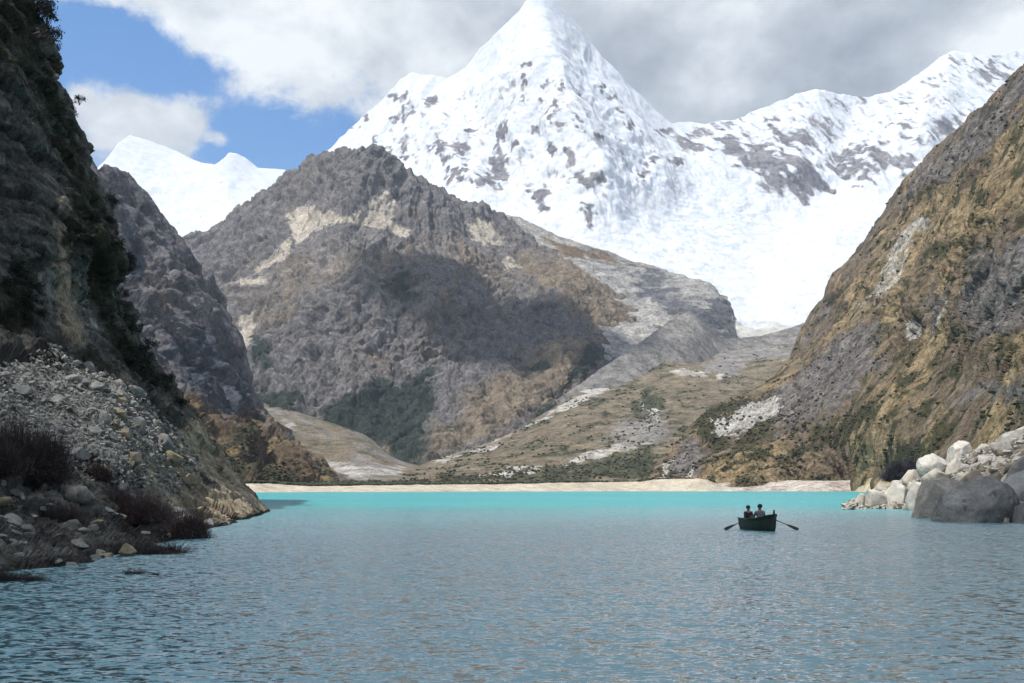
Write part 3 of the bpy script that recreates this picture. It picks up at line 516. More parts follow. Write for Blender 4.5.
# ------------------------------------------------------------------ helpers for things
def simple_mat(name, col, rough=.7, var=.25, scale=8., spec=.3, bump=0.):
    t = NT(name); n = t.noise(scale, 5, .6)
    lo = tuple(c*(1-var) for c in col); hi = tuple(min(1, c*(1+var)) for c in col)
    return t.finish(t.ramp(n, [(.35, lo), (.65, hi)]), rough, n if bump else None, spec, bump or 1.)
def rock_mat(name, cols, scale=1.2, stain=None, bump=.03):
    t = NT(name); n1 = t.noise(scale, 6, .62); n2 = t.noise(scale*7, 5, .7)
    c = t.ramp(t.math('ADD', t.math('MULTIPLY', n1, .65), t.math('MULTIPLY', n2, .35)), [(.36, cols[0]), (.5, cols[1]), (.63, cols[2])])
    if stain:
        s = t.noise(scale*.8, 5, .7, an=(1, 1, .35)); f = t.math('MULTIPLY', t.math('SUBTRACT', s, .56), 7., clamp=True); c = t.mix(f, c, stain)
    oi = t.new('ShaderNodeObjectInfo'); v = t.math('ADD', .8, t.math('MULTIPLY', oi.outputs['Random'], .4))
    cc = t.new('ShaderNodeCombineColor'); [t.l.new(v, cc.inputs[i]) for i in range(3)]
    c = t.mix(1., c, cc.outputs[0], 'MULTIPLY')
    return t.finish(c, .9, t.math('ADD', n1, n2), .15, bump, 1.)
M_white = rock_mat('pale_granite', ((.27,.25,.21),(.42,.40,.355),(.54,.52,.475)), 1.1, (.22,.195,.15), .06)
M_cream = rock_mat('cream_granite', ((.27,.24,.19),(.40,.37,.31),(.52,.49,.43)), .9, (.19,.16,.12))
M_grey = rock_mat('grey_granite', ((.15,.148,.14),(.225,.222,.21),(.31,.305,.29)), .6, (.055,.054,.05))
M_dark = rock_mat('dark_granite', ((.10,.10,.093),(.165,.162,.152),(.25,.243,.23)), .9, (.035,.034,.03), .09)
M_brown = rock_mat('brown_granite', ((.10,.085,.065),(.17,.145,.115),(.25,.22,.175)), .9, (.06,.05,.04))
M_scree = rock_mat('scree_stone', ((.12,.115,.10),(.22,.213,.192),(.34,.33,.30)), 1.6, (.045,.043,.038))
M_tan = rock_mat('tan_stone', ((.12,.10,.065),(.20,.17,.115),(.28,.245,.175)), 1.6, (.07,.06,.04))

_ico = {}
def ico(sub):
    if sub not in _ico:
        bm = bmesh.new(); bmesh.ops.create_icosphere(bm, subdivisions=sub, radius=1); bm.verts.ensure_lookup_table()
        _ico[sub] = (np.array([v.co[:] for v in bm.verts]), np.array([[v.index for v in f.verts] for f in bm.faces])); bm.free()
    return _ico[sub]
def rock_verts(sub=4, cuts=14, rough=.09, r=None, flat=1., boxy=1., up=1.):
    r = r or rng
    V, Fc = ico(sub); V = V.copy()
    if boxy < 1: V = np.sign(V)*np.abs(V)**boxy; V = V@np.array(Matrix.Rotation(.35, 3, 'Z')).T
    for _ in range(cuts):
        n = r.normal(size=3); n[2] *= flat; n[2] = abs(n[2]) if r.random() <= up else n[2]; n /= np.linalg.norm(n); d = r.uniform(.45, .86)
        V -= np.clip(V@n-d, 0, None)[:, None]*n
    off = r.uniform(0, 90)
    V = V*(1+rough*fbm(V, .55, 5, off=off)[:, None]+rough*.55*fbm(V, .16, 3, off=off, ridged=True)[:, None])
    lo, hi = V.min(0), V.max(0); V = (V-(lo+hi)/2)/(hi-lo)
    return V, Fc
def autosm(me, ang=38):
    try: me.set_sharp_from_angle(angle=R(ang))
    except Exception: pass
def boulder(box, Y, mat, label, cuts=14, depth=.85, sub=4, group=None, seed=None, sinkz=.0, name='boulder', flat=1., rough=.09, boxy=1.):
    x0, y0, x1, y1 = box; gx = .07*(x1-x0); x0 -= gx; x1 += gx; y0 -= .06*(y1-y0); r = np.random.default_rng(seed if seed is not None else int(x0*7+y0))
    V, Fc = rock_verts(sub, cuts, rough, r, flat, boxy)
    w = (x1-x0)/F*Y; sinkz = max(sinkz, .45*(y1-y0)/F*Y); h = (y1-y0)/F*Y+sinkz; d = w*depth
    V = V*np.array([w, d, h]); V[:, 2] += h/2
    o = mesh_from(name, V, Fc, mat); autosm(o.data)
    o.location = ((((x0+x1)/2)-CX)/F*Y, Y+d*.25, CAMH+(HZ-y1)/F*Y-sinkz)
    tag(o, label, 'boulder', group); return o

# ------------------------------------------------------------------ boulders at the right
boulder((854,494,870,509), 120, M_cream, 'small rounded cream boulder standing furthest left in the water at the pile tip', 10)
boulder((868,492,893,509), 119, M_white, 'low white boulder with a dark hollow at its waterline', 12)
boulder((891,482,912,510), 118, M_white, 'upright pale grey boulder at the waterline left of the large square block', 10, sinkz=1., boxy=.7)
boulder((884,488,898,500), 124, M_cream, 'small cream boulder leaning behind the upright pale boulder', 10)
boulder((909,481,925,508), 108, M_white, 'pale slab half hidden by the left edge of the square grey block', 10)
boulder((903,504,911,510), 112, M_white, 'tiny white stone at the waterline beside the square grey block', 8, sub=3)
M_block = rock_mat('brownish_grey_granite', ((.17,.16,.14),(.26,.245,.22),(.35,.335,.305)), .8, (.10,.095,.085), .07)
boulder((914,480,966,521), 80, M_block, 'large square grey block standing in the water', 5, .8, 5, seed=5, sinkz=1.2, flat=.7, boxy=.4)
boulder((945,478,1021,524), 71, M_dark, 'biggest dark grey boulder with a rounded top at the waterline', 9, .8, 5, seed=31, sinkz=1.2, boxy=.95)
boulder((1019,500,1046,525), 69, M_dark, 'dark grey boulder cut by the right edge at the waterline', 12, .9, seed=4, sinkz=1.2)
boulder((1008,472,1046,508), 76, M_grey, 'dark grey rounded boulder behind the biggest boulder at the right edge', 12, .9, seed=12)
boulder((1011,455,1040,480), 82, M_dark, 'dark shaded boulder high at the right edge above the grey ones', 12, .9, seed=15)
boulder((963,470,992,490), 84, M_brown, 'pointed brownish grey boulder just above the biggest dark boulder', 9, .9, seed=18)
boulder((922,454,952,474), 112, M_white, 'broad white slab with a sloping top on the upper left of the pile', 8, .8, 5, seed=21)
boulder((926,469,950,484), 106, M_cream, 'cream block below the broad white slab', 10, .8, seed=24)
boulder((954,441,976,459), 116, M_white, 'rounded white boulder standing out on top of the pile', 13, .9, 5, seed=27)
boulder((973,460,996,481), 102, M_white, 'bright white leaning slab in the middle of the pile', 8, .8, 5, seed=30)
boulder((987,469,1008,482), 97, M_white, 'flat bright white block right of the leaning slab', 8, .8, seed=33)
boulder((992,450,1012,466), 108, M_white, 'pale white boulder below the largest upper right boulder', 9, .8, seed=36)
boulder((1004,455,1024,463), 104, M_cream, 'thin pale slab beside the dark boulder on the right', 7, .9, seed=39)
boulder((1003,431,1034,452), 112, M_white, 'largest white boulder at the upper right of the pile', 12, .8, 5, seed=42)
boulder((978,444,991,452), 115, M_white, 'small white boulder between the two highest white boulders', 9, .8, seed=45)
boulder((996,438,1006,446), 118, M_cream, 'small cream stone left of the largest upper white boulder', 9, .8, seed=48, sub=3)
boulder((1019,423,1040,434), 116, M_cream, 'pale boulder at the very top right corner of the pile', 9, .8, seed=51)
boulder((948,458,966,474), 108, M_cream, 'cream boulder under the rounded white boulder', 10, .8, seed=54)
boulder((905,470,922,484), 122, M_cream, 'low tan boulder at the left foot of the white slab', 10, .8, seed=57)
boulder((994,472,1012,487), 88, M_brown, 'brown shaded stone tucked behind the biggest dark boulder', 9, .9, seed=60)
PB = [mesh_from('boulder', *(lambda v, f: (v+np.array([0, 0, .5]), f))(*rock_verts(3, 11, .05)), m) for m in (M_white, M_white, M_cream, M_white, M_brown, M_cream)]
for p in PB: autosm(p.data)
Gbk, nbk = SURF['boulder_bank']
pxk = CX+Gbk[..., 0]/Gbk[..., 1]*F; pyk = HZ-(Gbk[..., 2]-CAMH)/Gbk[..., 1]*F
used = [False]*len(PB); cnt = 0
polyk = np.array([(858,503),(885,488),(915,474),(940,460),(965,450),(1000,438),(1040,425),(1150,400),(1150,500),(1030,500),(1000,478),(960,482),(915,500),(880,506)])
while cnt < 85:
    i = rng.integers(4, 130); j = rng.integers(0, 300); x, y = pxk[i, j], pyk[i, j]
    if x > 1075 or sdpoly(np.array([x]), np.array([y]), polyk)[0] < 0: continue
    k = cnt % len(PB); s = rng.uniform(.4, 1.)**1.6*1.9
    o = PB[k] if not used[k] else PB[k].copy()
    if used[k]: COL.objects.link(o)
    used[k] = True; cnt += 1
    o.location = Gbk[i, j]-np.array([0, 0, .25*s]); o.scale = (s*rng.uniform(.8, 1.3), s*rng.uniform(.8, 1.2), s*rng.uniform(.55, .95)); o.rotation_euler = (rng.uniform(-.3, .3), rng.uniform(-.3, .3), rng.uniform(0, 6.28))
    tag(o, 'one of the many small pale stones wedged between the large boulders on the right bank', 'boulder', 'small stones between the right bank boulders')

# ------------------------------------------------------------------ loose rocks on the left bank
PXA = CX+GA[:, :NCA, 0]/GA[:, :NCA, 1]*F; PYA = HZ-(GA[:, :NCA, 2]-CAMH)/GA[:, :NCA, 1]*F
def onA(px, py):
    k = np.argmin((PXA-px)**2+(PYA-py)**2); i, j = divmod(k, NCA); return GA[i, j], nA[i, j]
def rockA(px, py, wpx, hpx, mat, label, seed, cuts=10):
    p, n = onA(px, py+hpx*.3); Y = p[1]; r = np.random.default_rng(seed); V, Fc = rock_verts(4, cuts, .05, r)
    w, h = wpx/F*Y, hpx/F*Y; V = V*np.array([w, w*.9, h]); V[:, 2] += h/2
    o = mesh_from('rock', V, Fc, mat); autosm(o.data); o.location = p+n*.1-np.array([0, 0, h*.3]); tag(o, label, 'rock'); return o
rockA(160, 441, 26, 18, M_grey, 'large grey angular rock at the lower right of the left scree', 101)
rockA(171, 457, 22, 17, M_tan, 'yellowish brown angular rock just below the large grey rock on the scree', 102)
rockA(103, 418, 13, 16, M_grey, 'pale upright oval rock standing in the scree', 103)
rockA(76, 454, 26, 15, M_grey, 'broad pale slab in the scree right of the big dark bush', 104)
rockA(127, 551, 17, 14, M_tan, 'tan triangular rock near the water below the dark bushes', 105)
rockA(80, 495, 30, 20, M_scree, 'rounded brown green rock below the pale slab', 106)
rockA(137, 425, 16, 20, M_grey, 'tall grey rock at the top right of the scree', 107)
rockA(118, 396, 15, 9, M_grey, 'flat pale rock at the upper edge of the scree', 108)
rockA(130, 458, 20, 14, M_tan, 'tan block in the lower scree left of the yellowish rock', 109)
rockA(200, 500, 30, 22, M_tan, 'broad tan outcrop rock above the waterline right of the dark bushes', 110)
rockA(222, 508, 26, 16, M_tan, 'low tan shoreline rock near the tip of the left bank', 111)
rockA(186, 478, 28, 16, M_tan, 'weathered tan slab leaning on the slope above the bushes', 112)
rockA(207, 524, 14, 10, M_grey, 'small grey rock touching the water beside the right bush', 113)
rockA(100, 470, 20, 12, M_tan, 'sandy coloured rock in the middle of the lower scree', 114)
rockA(20, 392, 24, 12, M_grey, 'grey slab at the upper left of the scree', 115)
PR = [mesh_from('rock', *(lambda v, f: (v, f))(*rock_verts(3, 9, .04)), m) for m in (M_scree, M_scree, M_grey, M_scree, M_tan, M_grey, M_scree, M_grey)]
for p in PR: autosm(p.data, 30)
used = [False]*len(PR); cnt = 0
poly_s = np.array([(-5,370),(60,362),(105,375),(135,395),(168,425),(210,470),(200,490),(150,478),(110,468),(60,448),(-5,440)])
def taken(x, y): return (abs(x-160) < 15 and abs(y-441) < 10)
tries = 0
while cnt < 230 and tries < 6000:
    tries += 1; x = rng.uniform(-5, 205); y = rng.uniform(362, 492)
    if sdpoly(np.array([x]), np.array([y]), poly_s)[0] < 0 or taken(x, y): continue
    p, n = onA(x, y); k = cnt % len(PR); s = rng.uniform(3.2, 7.)/F*p[1]*(2.1 if rng.random() < .13 else 1.)
    if k == 4 and x < 110: continue
    o = PR[k] if not used[k] else PR[k].copy()
    if used[k]: COL.objects.link(o)
    used[k] = True; cnt += 1
    o.location = p+n*s*.2; o.scale = (s*1.7, s*1.3, s*.8); o.rotation_euler = (rng.uniform(-.5, .5), rng.uniform(-.2, .8), rng.uniform(0, 6.28))
    tag(o, 'one of the many loose grey stones lying on the left scree slope', 'rock', 'loose stones on the left scree slope')
cnt = 0; used = [False]*len(PR); PQ = [mesh_from('rock', *rock_verts(3, 8, .07), m) for m in (M_scree, M_grey, M_scree, M_dark, M_scree, M_tan)]
for p in PQ: autosm(p.data, 30)
poly_q = np.array([(-5,455),(60,470),(110,480),(175,500),(215,500),(205,528),(165,548),(100,562),(-5,582)])
while cnt < 90:
    x = rng.uniform(-5, 215); y = rng.uniform(455, 580)
    if sdpoly(np.array([x]), np.array([y]), poly_q)[0] < 0: continue
    p, n = onA(x, y); k = cnt % len(PQ); s = rng.uniform(5, 11)/F*p[1]*(1.9 if rng.random() < .2 else 1.)
    o = PQ[k] if not used[k] else PQ[k].copy()
    if used[k]: COL.objects.link(o)
    used[k] = True; cnt += 1
    o.location = p-n*s*.05; o.scale = (s*1.6, s*1.3, s*.75); o.rotation_euler = (rng.uniform(-.4, .4), rng.uniform(-.1, .6), rng.uniform(0, 6.28))
    tag(o, 'one of the broken dark grey blocks on the shaded lower left bank', 'rock', 'broken blocks on the lower left bank')
# gravel too fine to count
def stones(name, pts, sizes, mat, label, cat):
    V0 = np.array([(x, y, z) for x in (-.5, .5) for y in (-.5, .5) for z in (-.5, .5)]); Fq = np.array([(0,1,3,2),(4,6,7,5),(0,4,5,1),(2,3,7,6),(0,2,6,4),(1,5,7,3)])
    Vs = []; Fs = []
    for k, (p, s) in enumerate(zip(pts, sizes)):
        q = Matrix.Rotation(rng.uniform(0, 6.28), 3, Vector(rng.normal(size=3)).normalized()); q = np.array(q)
        Vs.append(((V0+rng.uniform(-.17, .17, (8, 3)))*np.array([1.5, 1., .6])*s)@q.T+p); Fs.append(Fq+8*k)
    o = mesh_from(name, np.concatenate(Vs), np.concatenate(Fs), mat, smooth=False); tag(o, label, cat, kind='stuff'); return o
pts = []; sz = []
poly_s2 = np.array([(-40,362),(60,358),(105,372),(140,395),(172,425),(200,465),(190,490),(170,495),(150,490),(110,480),(60,465),(-40,450)])
while len(pts) < 7000:
    x = rng.uniform(-40, 240); y = rng.uniform(358, 520)
    if sdpoly(np.array([x]), np.array([y]), poly_s2)[0] < 0: continue
    i = min(NRA-1, int((y+110)/760*(NRA-1))); j = np.argmin(np.abs(PXA[i]-x)); pts.append(GA[i, j]+rng.normal(size=3)*.12); sz.append(rng.uniform(1.2, 3.3)/F*GA[i, j, 1])
stones('scree', pts, sz, M_scree, 'loose grey gravel and stones of the left scree slope', 'scree')
pts = []; sz = []
while len(pts) < 3500:
    i = rng.integers(2, 138); j = rng.integers(0, 300); pts.append(Gbk[i, j]+rng.normal(size=3)*.15); sz.append(rng.uniform(.12, .5))
stones('gravel', pts, sz, M_cream, 'pale broken gravel between the right bank boulders', 'gravel')

# ------------------------------------------------------------------ plants
def twig_bush(w, d, h, n, r=.012, seed=1, spread=.45, droop=0.):
    g = np.random.default_rng(seed); Vs = []; Fs = []; c = 0
    Fq = [(0,1,4,3),(1,2,5,4),(2,0,3,5),(3,4,7,6),(4,5,8,7),(5,3,6,8)]
    nl = 7; lob = [(np.array([g.uniform(-.34, .34)*w, g.uniform(-.3, .3)*d, 0.]), g.uniform(.45, 1.), g.uniform(.35, .62)) for _ in range(nl)]
    for _ in range(n):
        base, lh, lw = lob[g.integers(nl)]; b = base+g.normal(size=3)*np.array([.05*w, .05*d, 0])
        az = g.uniform(0, 6.283); el = math.asin(g.uniform(.05, 1.)); L = g.uniform(.35, 1.)**.7
        tip = b+np.array([math.cos(az)*math.cos(el)*w*lw, math.sin(az)*math.cos(el)*d*lw, math.sin(el)*h*lh])*L
        st = b if g.random() < .35 else b+(tip-b)*g.uniform(.3, .7)+g.normal(size=3)*.03*h
        mid = (st+tip)/2+g.normal(size=3)*.05*h+np.array([0, 0, .04*h]); tip = tip+g.normal(size=3)*.05*h
        rad = r*g.uniform(.4, 1.1); o3 = np.array([(1, 0, 0), (-.5, .8, .3), (-.5, -.8, -.3)])*rad
        for q, k in ((st, 1.5), (mid, 1.), (tip, .4)): Vs.append(q+o3*k)
        Fs.append(np.array(Fq)+c); c += 9
    return np.concatenate(Vs), np.concatenate(Fs)
M_twig = simple_mat('bare_twigs', (.042,.034,.034), .95, .35, 6)
M_twig2 = simple_mat('reddish_bare_twigs', (.060,.042,.040), .95, .35, 6)
def bush(px, py, wpx, hpx, n, mat, label, seed, surf=None, cat='bush', r=.011, Y=None):
    p = onA(px, py)[0] if Y is None else pt(px, py, Y); Y = p[1]
    w, h = wpx/F*Y, hpx/F*Y
    V, Fc = twig_bush(w, w*.8, h, n, r*Y/50, seed); o = mesh_from('bush', V, Fc, mat, smooth=False); o.location = p-np.array([0, 0, .1*h]); tag(o, label, cat); return o
bush(22, 474, 78, 84, 9000, M_twig, 'big bare dark bush on the rocks at the left edge', 1)
bush(-12, 470, 60, 60, 4000, M_twig, 'second bare dark bush cut off by the left edge of the picture', 2)
bush(132, 520, 62, 46, 7000, M_twig2, 'wide reddish brown bare bush on the bank above the waterline', 3)
bush(183, 543, 42, 44, 6000, M_twig2, 'round reddish brown bare bush standing at the water edge', 4)
bush(98, 478, 26, 24, 2200, M_twig2, 'small brown bush below the pale slab', 5)
bush(150, 556, 66, 24, 4000, M_twig, 'low dark brush along the shore under the wide bush', 6)
bush(60, 520, 40, 26, 1800, M_twig, 'faint dark bush on the shaded rocks above the left shoreline', 7)
bush(20, 585, 60, 24, 3000, M_twig, 'dark low brush along the waterline in the bottom left corner', 8)
bush(134, 573.5, 24, 8, 260, M_twig2, 'thin tuft of stems standing in the water near the left bank', 9, Y=wy(574), cat='reeds')
bush(156, 575, 12, 5, 120, M_twig2, 'tiny tuft of stems in the water right of the larger tuft', 10, Y=wy(575), cat='reeds')
bush(908, 478, 46, 32, 5000, simple_mat('dark_thicket', (.045,.042,.055), .95, .4, 4), 'dark purple grey thicket between the brown slope and the pale boulders', 11, Y=150, r=.012)
bush(985, 462, 16, 10, 700, M_twig2, 'small brown bush among the upper white boulders', 12, Y=104)
bush(1000, 449, 13, 9, 500, M_twig, 'small dark bush beside the largest upper white boulder', 13, Y=110)
M_leafdark = simple_mat('dark_leaves', (.015,.020,.012), .8, .4, 3)
M_bark = simple_mat('dark_bark', (.05,.042,.034), .9, .3, 5)
def leaf_blob(n, seed, leaf=.12):
    g = np.random.default_rng(seed); cl = g.normal(size=(9, 3))*np.array([.36, .36, .26])+np.array([0, 0, .55]); Vs = []
    for k in range(n):
        c = cl[g.integers(9)]+g.normal(size=3)*.13; u = g.normal(size=3); u /= np.linalg.norm(u); v = np.cross(u, g.normal(size=3)); v /= np.linalg.norm(v)+1e-9
        Vs.append(np.array([c-u*leaf*.6, c+v*leaf*.35, c+u*leaf*.6, c-v*leaf*.35]))
    return np.concatenate(Vs), np.arange(4*n).reshape(-1, 4)
def stem_mesh(seed):
    g = np.random.default_rng(seed); Vs = []; Fs = []; c = 0
    Fq = np.array([(0,1,4,3),(1,2,5,4),(2,0,3,5)])
    for k in range(9):
        a = np.array([0, 0, -.15]); b = g.normal(size=3)*np.array([.3, .3, .2])+np.array([0, 0, .5]); o3 = np.array([(1, 0, 0), (-.5, .8, 0), (-.5, -.8, 0)])*.022
        Vs += [a+o3*1.6, b+o3*.6]; Fs.append(Fq+c); c += 6
    return np.concatenate(Vs), np.concatenate(Fs)
def leafy(name, seed, n=520):
    root = bpy.data.objects.new(name, None); COL.objects.link(root)
    V, Fc = leaf_blob(n, seed); mesh_from('crown', V, Fc, M_leafdark, smooth=False, parent=root)
    V, Fc = stem_mesh(seed); mesh_from('trunk', V, Fc, M_bark, smooth=False, parent=root); return root
protos = [leafy('shrub', s) for s in range(40, 46)]; pu = [False]*6
def put_leafy(k, loc, s, label, group, zs=1., rx=0.):
    r = protos[k]
    if pu[k]:
        n = r.copy(); COL.objects.link(n)
        for ch in r.children: c = ch.copy(); COL.objects.link(c); c.parent = n
        r = n
    pu[k] = True; r.location = loc; r.scale = (s, s, s*zs); r.rotation_euler = (rx, 0, rng.uniform(0, 6.28)); tag(r, label, 'shrub', group)
for k, (x, y, s, lab) in enumerate([(47,8,17,'leafy shrub at the very top of the left cliff skyline'),(50,22,20,'tallest dark shrub leaning out from the top of the left cliff'),(56,38,15,'thin sparse shrub sticking out of the cliff skyline below the tallest one'),(55,52,11,'small round shrub on the skyline under the thin sparse shrub'),(84,100,8,'tiny shrub on the cliff edge level with the far snow ridge'),(34,-2,14,'dark shrub cut by the top edge of the picture')]):
    p = onA(min(x, float(interp(sil_pts, np.array([y])))-3), y+4)[0]; put_leafy(k % 6, p+np.array([(x-CX)/F*p[1]-p[0], 0, 0])*.8, s/F*p[1], lab, None, 1.1)
cnt = 0
vegp = [np.array([(95,285),(120,275),(132,262),(126,300),(142,345),(168,388),(150,392),(118,350),(98,320)]), np.array([(70,210),(110,200),(132,250),(132,280),(100,285),(70,250)]), np.array([(0,265),(35,275),(42,318),(0,325)]), np.array([(118,350),(168,380),(190,412),(160,400),(125,378)]), np.array([(20,40),(42,40),(85,150),(60,150)])]
while cnt < 110:
    P = vegp[cnt % 5]; x = rng.uniform(P[:, 0].min(), P[:, 0].max()); y = rng.uniform(P[:, 1].min(), P[:, 1].max())
    if sdpoly(np.array([x]), np.array([y]), P)[0] < 0: continue
    p, n = onA(x, y); put_leafy(cnt % 6, p, rng.uniform(8, 15)/F*p[1], 'one of the many dark leafy shrubs clinging to the shaded left cliff', 'shrubs on the shaded left cliff', .8); cnt += 1

def blobs(name, pts, sizes, mat, label, cat):
    V0, F0 = ico(1); Vs = []; Fs = []
    for k, (p, s) in enumerate(zip(pts, sizes)):
        Vs.append(V0*(1+rng.uniform(-.35, .3, (len(V0), 1)))*s*np.array([1.1, 1.1, .75])+p); Fs.append(F0+len(V0)*k)
    o = mesh_from(name, np.concatenate(Vs), np.concatenate(Fs), mat, smooth=False); tag(o, label, cat, kind='stuff'); return o
M_shrub = simple_mat('slope_shrub', (.045,.044,.024), .95, .5, .25)
M_tuss = simple_mat('tussock_grass', (.19,.135,.06), .95, .35, .25)
def scatter(surf, n, lo, hi, poly, att, thr, size, rows=(2, -16)):
    G, _ = SURF[surf]; me = bpy.data.objects[surf].data; a = np.zeros(len(me.vertices), np.float32); me.attributes[att].data.foreach_get('value', a); a = a.reshape(G.shape[:2])
    px = CX+G[..., 0]/G[..., 1]*F; py = HZ-(G[..., 2]-CAMH)/G[..., 1]*F; pts = []; sz = []
    while len(pts) < n:
        i = rng.integers(rows[0], G.shape[0]+rows[1]); j = rng.integers(0, G.shape[1])
        if a[i, j] < thr*rng.uniform(.7, 1.3): continue
        pts.append(G[i, j]+rng.normal(size=3)*.8); sz.append(rng.uniform(*size)*(G[i, j, 1]/900)**.5)
    return pts, sz
p_, s_ = scatter('right_slope', 6500, 0, 1, None, 'm_green', .5, (.5, 1.5)); blobs('slope_shrubs', p_, [q*1.25 for q in s_], M_shrub, 'dark shrubs scattered over the right slope', 'shrubs')
p_, s_ = scatter('right_slope', 6000, 0, 1, None, 'm_gold', .5, (.3, .8)); blobs('slope_tussocks', p_, s_, M_tuss, 'golden grass tussocks scattered over the right slope', 'grass')
p_, s_ = scatter('moraine_slope', 3500, 0, 1, None, 'm_green', .55, (.7, 1.9)); blobs('moraine_shrubs', p_, s_, M_shrub, 'dark shrubs scattered over the moraine slope', 'shrubs')
p_, s_ = scatter('left_cliff', 2500, 0, 1, None, 'm_green', .45, (.8, 2.2)); blobs('cliff_foot_shrubs', p_, s_, M_shrub, 'dark shrubs on the brown slope below the distant left cliff', 'shrubs')
pts = []; sz = []
for k in range(2600):
    j = rng.integers(60, NB-80); i = int(rng.integers(41, 60)) if rng.random() < .7 else 41
    q = G2[i, j]
    if pxb[j] > 700 or (pxb[j] > 560 and rng.random() < .6): continue
    pts.append(q+np.array([rng.normal()*3, rng.normal()*4, .6])); sz.append(rng.uniform(.8, 2.3))
blobs('shore_shrubs', pts, sz, simple_mat('shore_shrub', (.040,.046,.028), .95, .5, .2), 'dark shrub belt behind the sand beach', 'shrubs')
# ------------------------------------------------------------------ rowing boat
BX, BY, BA = (759.4-CX)/F*57.6, 57.6, R(11)
def poly_obj(name, V, faces, mat, parent=None, smooth=False):
    me = bpy.data.meshes.new(name); me.from_pydata([tuple(v) for v in V], [], faces); me.update(); me.materials.append(mat)
    for p in me.polygons: p.use_smooth = smooth
    o = bpy.data.objects.new(name, me); COL.objects.link(o)
    if parent: o.parent = parent
    return o
def box_obj(name, c, s, mat, parent=None, rz=0., ry=0.):
    bm = bmesh.new(); bmesh.ops.create_cube(bm, size=1); bmesh.ops.scale(bm, vec=s, verts=bm.verts)
    bmesh.ops.bevel(bm, geom=bm.edges[:], offset=min(s)*.15, segments=2, affect='EDGES')
    bmesh.ops.transform(bm, matrix=Matrix.Translation(c)@Matrix.Rotation(rz, 4, 'Z')@Matrix.Rotation(ry, 4, 'Y'), verts=bm.verts)
    me = bpy.data.meshes.new(name); bm.to_mesh(me); bm.free(); me.materials.append(mat); o = bpy.data.objects.new(name, me); COL.objects.link(o); o.parent = parent; return o
def tube_obj(name, pts, rad, mat, parent=None, n=10):
    V = []; Fc = []
    P = [Vector(p) for p in pts]
    for k, p in enumerate(P):
        d = (P[min(k+1, len(P)-1)]-P[max(k-1, 0)]).normalized(); a = d.orthogonal().normalized(); b = d.cross(a)
        for q in range(n): an = 6.2832*q/n; V.append(p+(a*math.cos(an)+b*math.sin(an))*rad[k])
    for k in range(len(P)-1):
        for q in range(n): Fc.append((k*n+q, k*n+(q+1) % n, (k+1)*n+(q+1) % n, (k+1)*n+q))
    Fc += [tuple(range(n))[::-1], tuple(range((len(P)-1)*n, len(P)*n))]
    return poly_obj(name, V, Fc, mat, parent, True)
M_hull = simple_mat('dark_green_paint', (.012,.026,.018), .5, .35, 3)
M_rail = simple_mat('worn_green_rail', (.022,.045,.032), .5, .3, 5)
M_wood = simple_mat('dark_oar_wood', (.06,.045,.03), .6, .3, 5)
M_bench = simple_mat('weathered_bench_wood', (.12,.09,.06), .7, .3, 5)
boat = bpy.data.objects.new('rowing_boat', None); COL.objects.link(boat); boat.location = (BX, BY, 0); boat.rotation_euler = (0, 0, BA)
tag(boat, 'small dark green wooden rowing boat carrying two people on the lake', 'rowing boat')
ys = np.linspace(-1.95, 1.95, 25); U = (ys+1.95)/3.9
hb = .59*np.clip(np.sin(np.clip(U/.52, 0, 1)*math.pi/2), 0, 1)**.62*(1-.28*np.clip((U-.5)/.5, 0, 1)**2)+.035
zs = .56+.40*(1-U)**2.6+.10*U**3
zk = -.14+.16*(1-np.clip(U/.12, 0, 1))**2
def section(b, z1, z0, th):
    b = max(b-th, .006); z0 = z0+th
    prof = [(0, 0), (.42, .04), (.74, .18), (.88, .42), (.96, .72), (1, 1)]
    s = [(b*x, z0+(z1-z0)*h) for x, h in prof]
    return [(-x, z) for x, z in s[::-1]]+s[1:]
V = []; Fc = []; ns = 11
for th in (0., .035):
    for y, b, z1, z0 in zip(ys, hb, zs, zk):
        for x, z in section(b, z1, z0, th): V.append((x, y+(th if y < 0 else -th), z))
n1 = len(ys)*ns
for L in (0, 1):
    for i in range(len(ys)-1):
        for j in range(ns-1):
            a = L*n1+i*ns+j; f = (a, a+1, a+ns+1, a+ns); Fc.append(f if L else f[::-1])
    for e in (0, len(ys)-1): Fc.append(tuple(L*n1+e*ns+j for j in range(ns)))
for i in range(len(ys)-1):
    for j in (0, ns-1):
        a = i*ns+j; Fc.append((a, a+ns, n1+a+ns, n1+a))
poly_obj('hull', V, Fc, M_hull, boat, True)
for s in (-1, 1): tube_obj('gunwale', [(s*(b+.01), y, z+.005) for y, b, z in zip(ys, hb, zs)], [.032]*len(ys), M_rail, boat, 8)
for y, z in ((1.35, .34), (.2, .34), (-1.0, .40)):
    w = 2*np.interp(y, ys, hb)*.86; box_obj('bench', (0, y, z), (w, .26, .035), M_bench, boat)
tube_obj('bow_post', [(0, -1.86, .75), (0, -1.87, 1.0), (0, -1.88, 1.18), (0, -1.88, 1.20)], [.05, .055, .05, .03], M_hull, boat)
for s in (-1, 1): tube_obj('oarlock', [(s*.62, -.05, .58), (s*.62, -.05, .72), (s*.62, -.05, .86)], [.018, .018, .012], M_hull, boat)
box_obj('transom_knee', (0, 1.88, .5), (.4, .05, .2), M_hull, boat)
Mb = Matrix.Translation((BX, BY, 0))@Matrix.Rotation(BA, 4, 'Z')
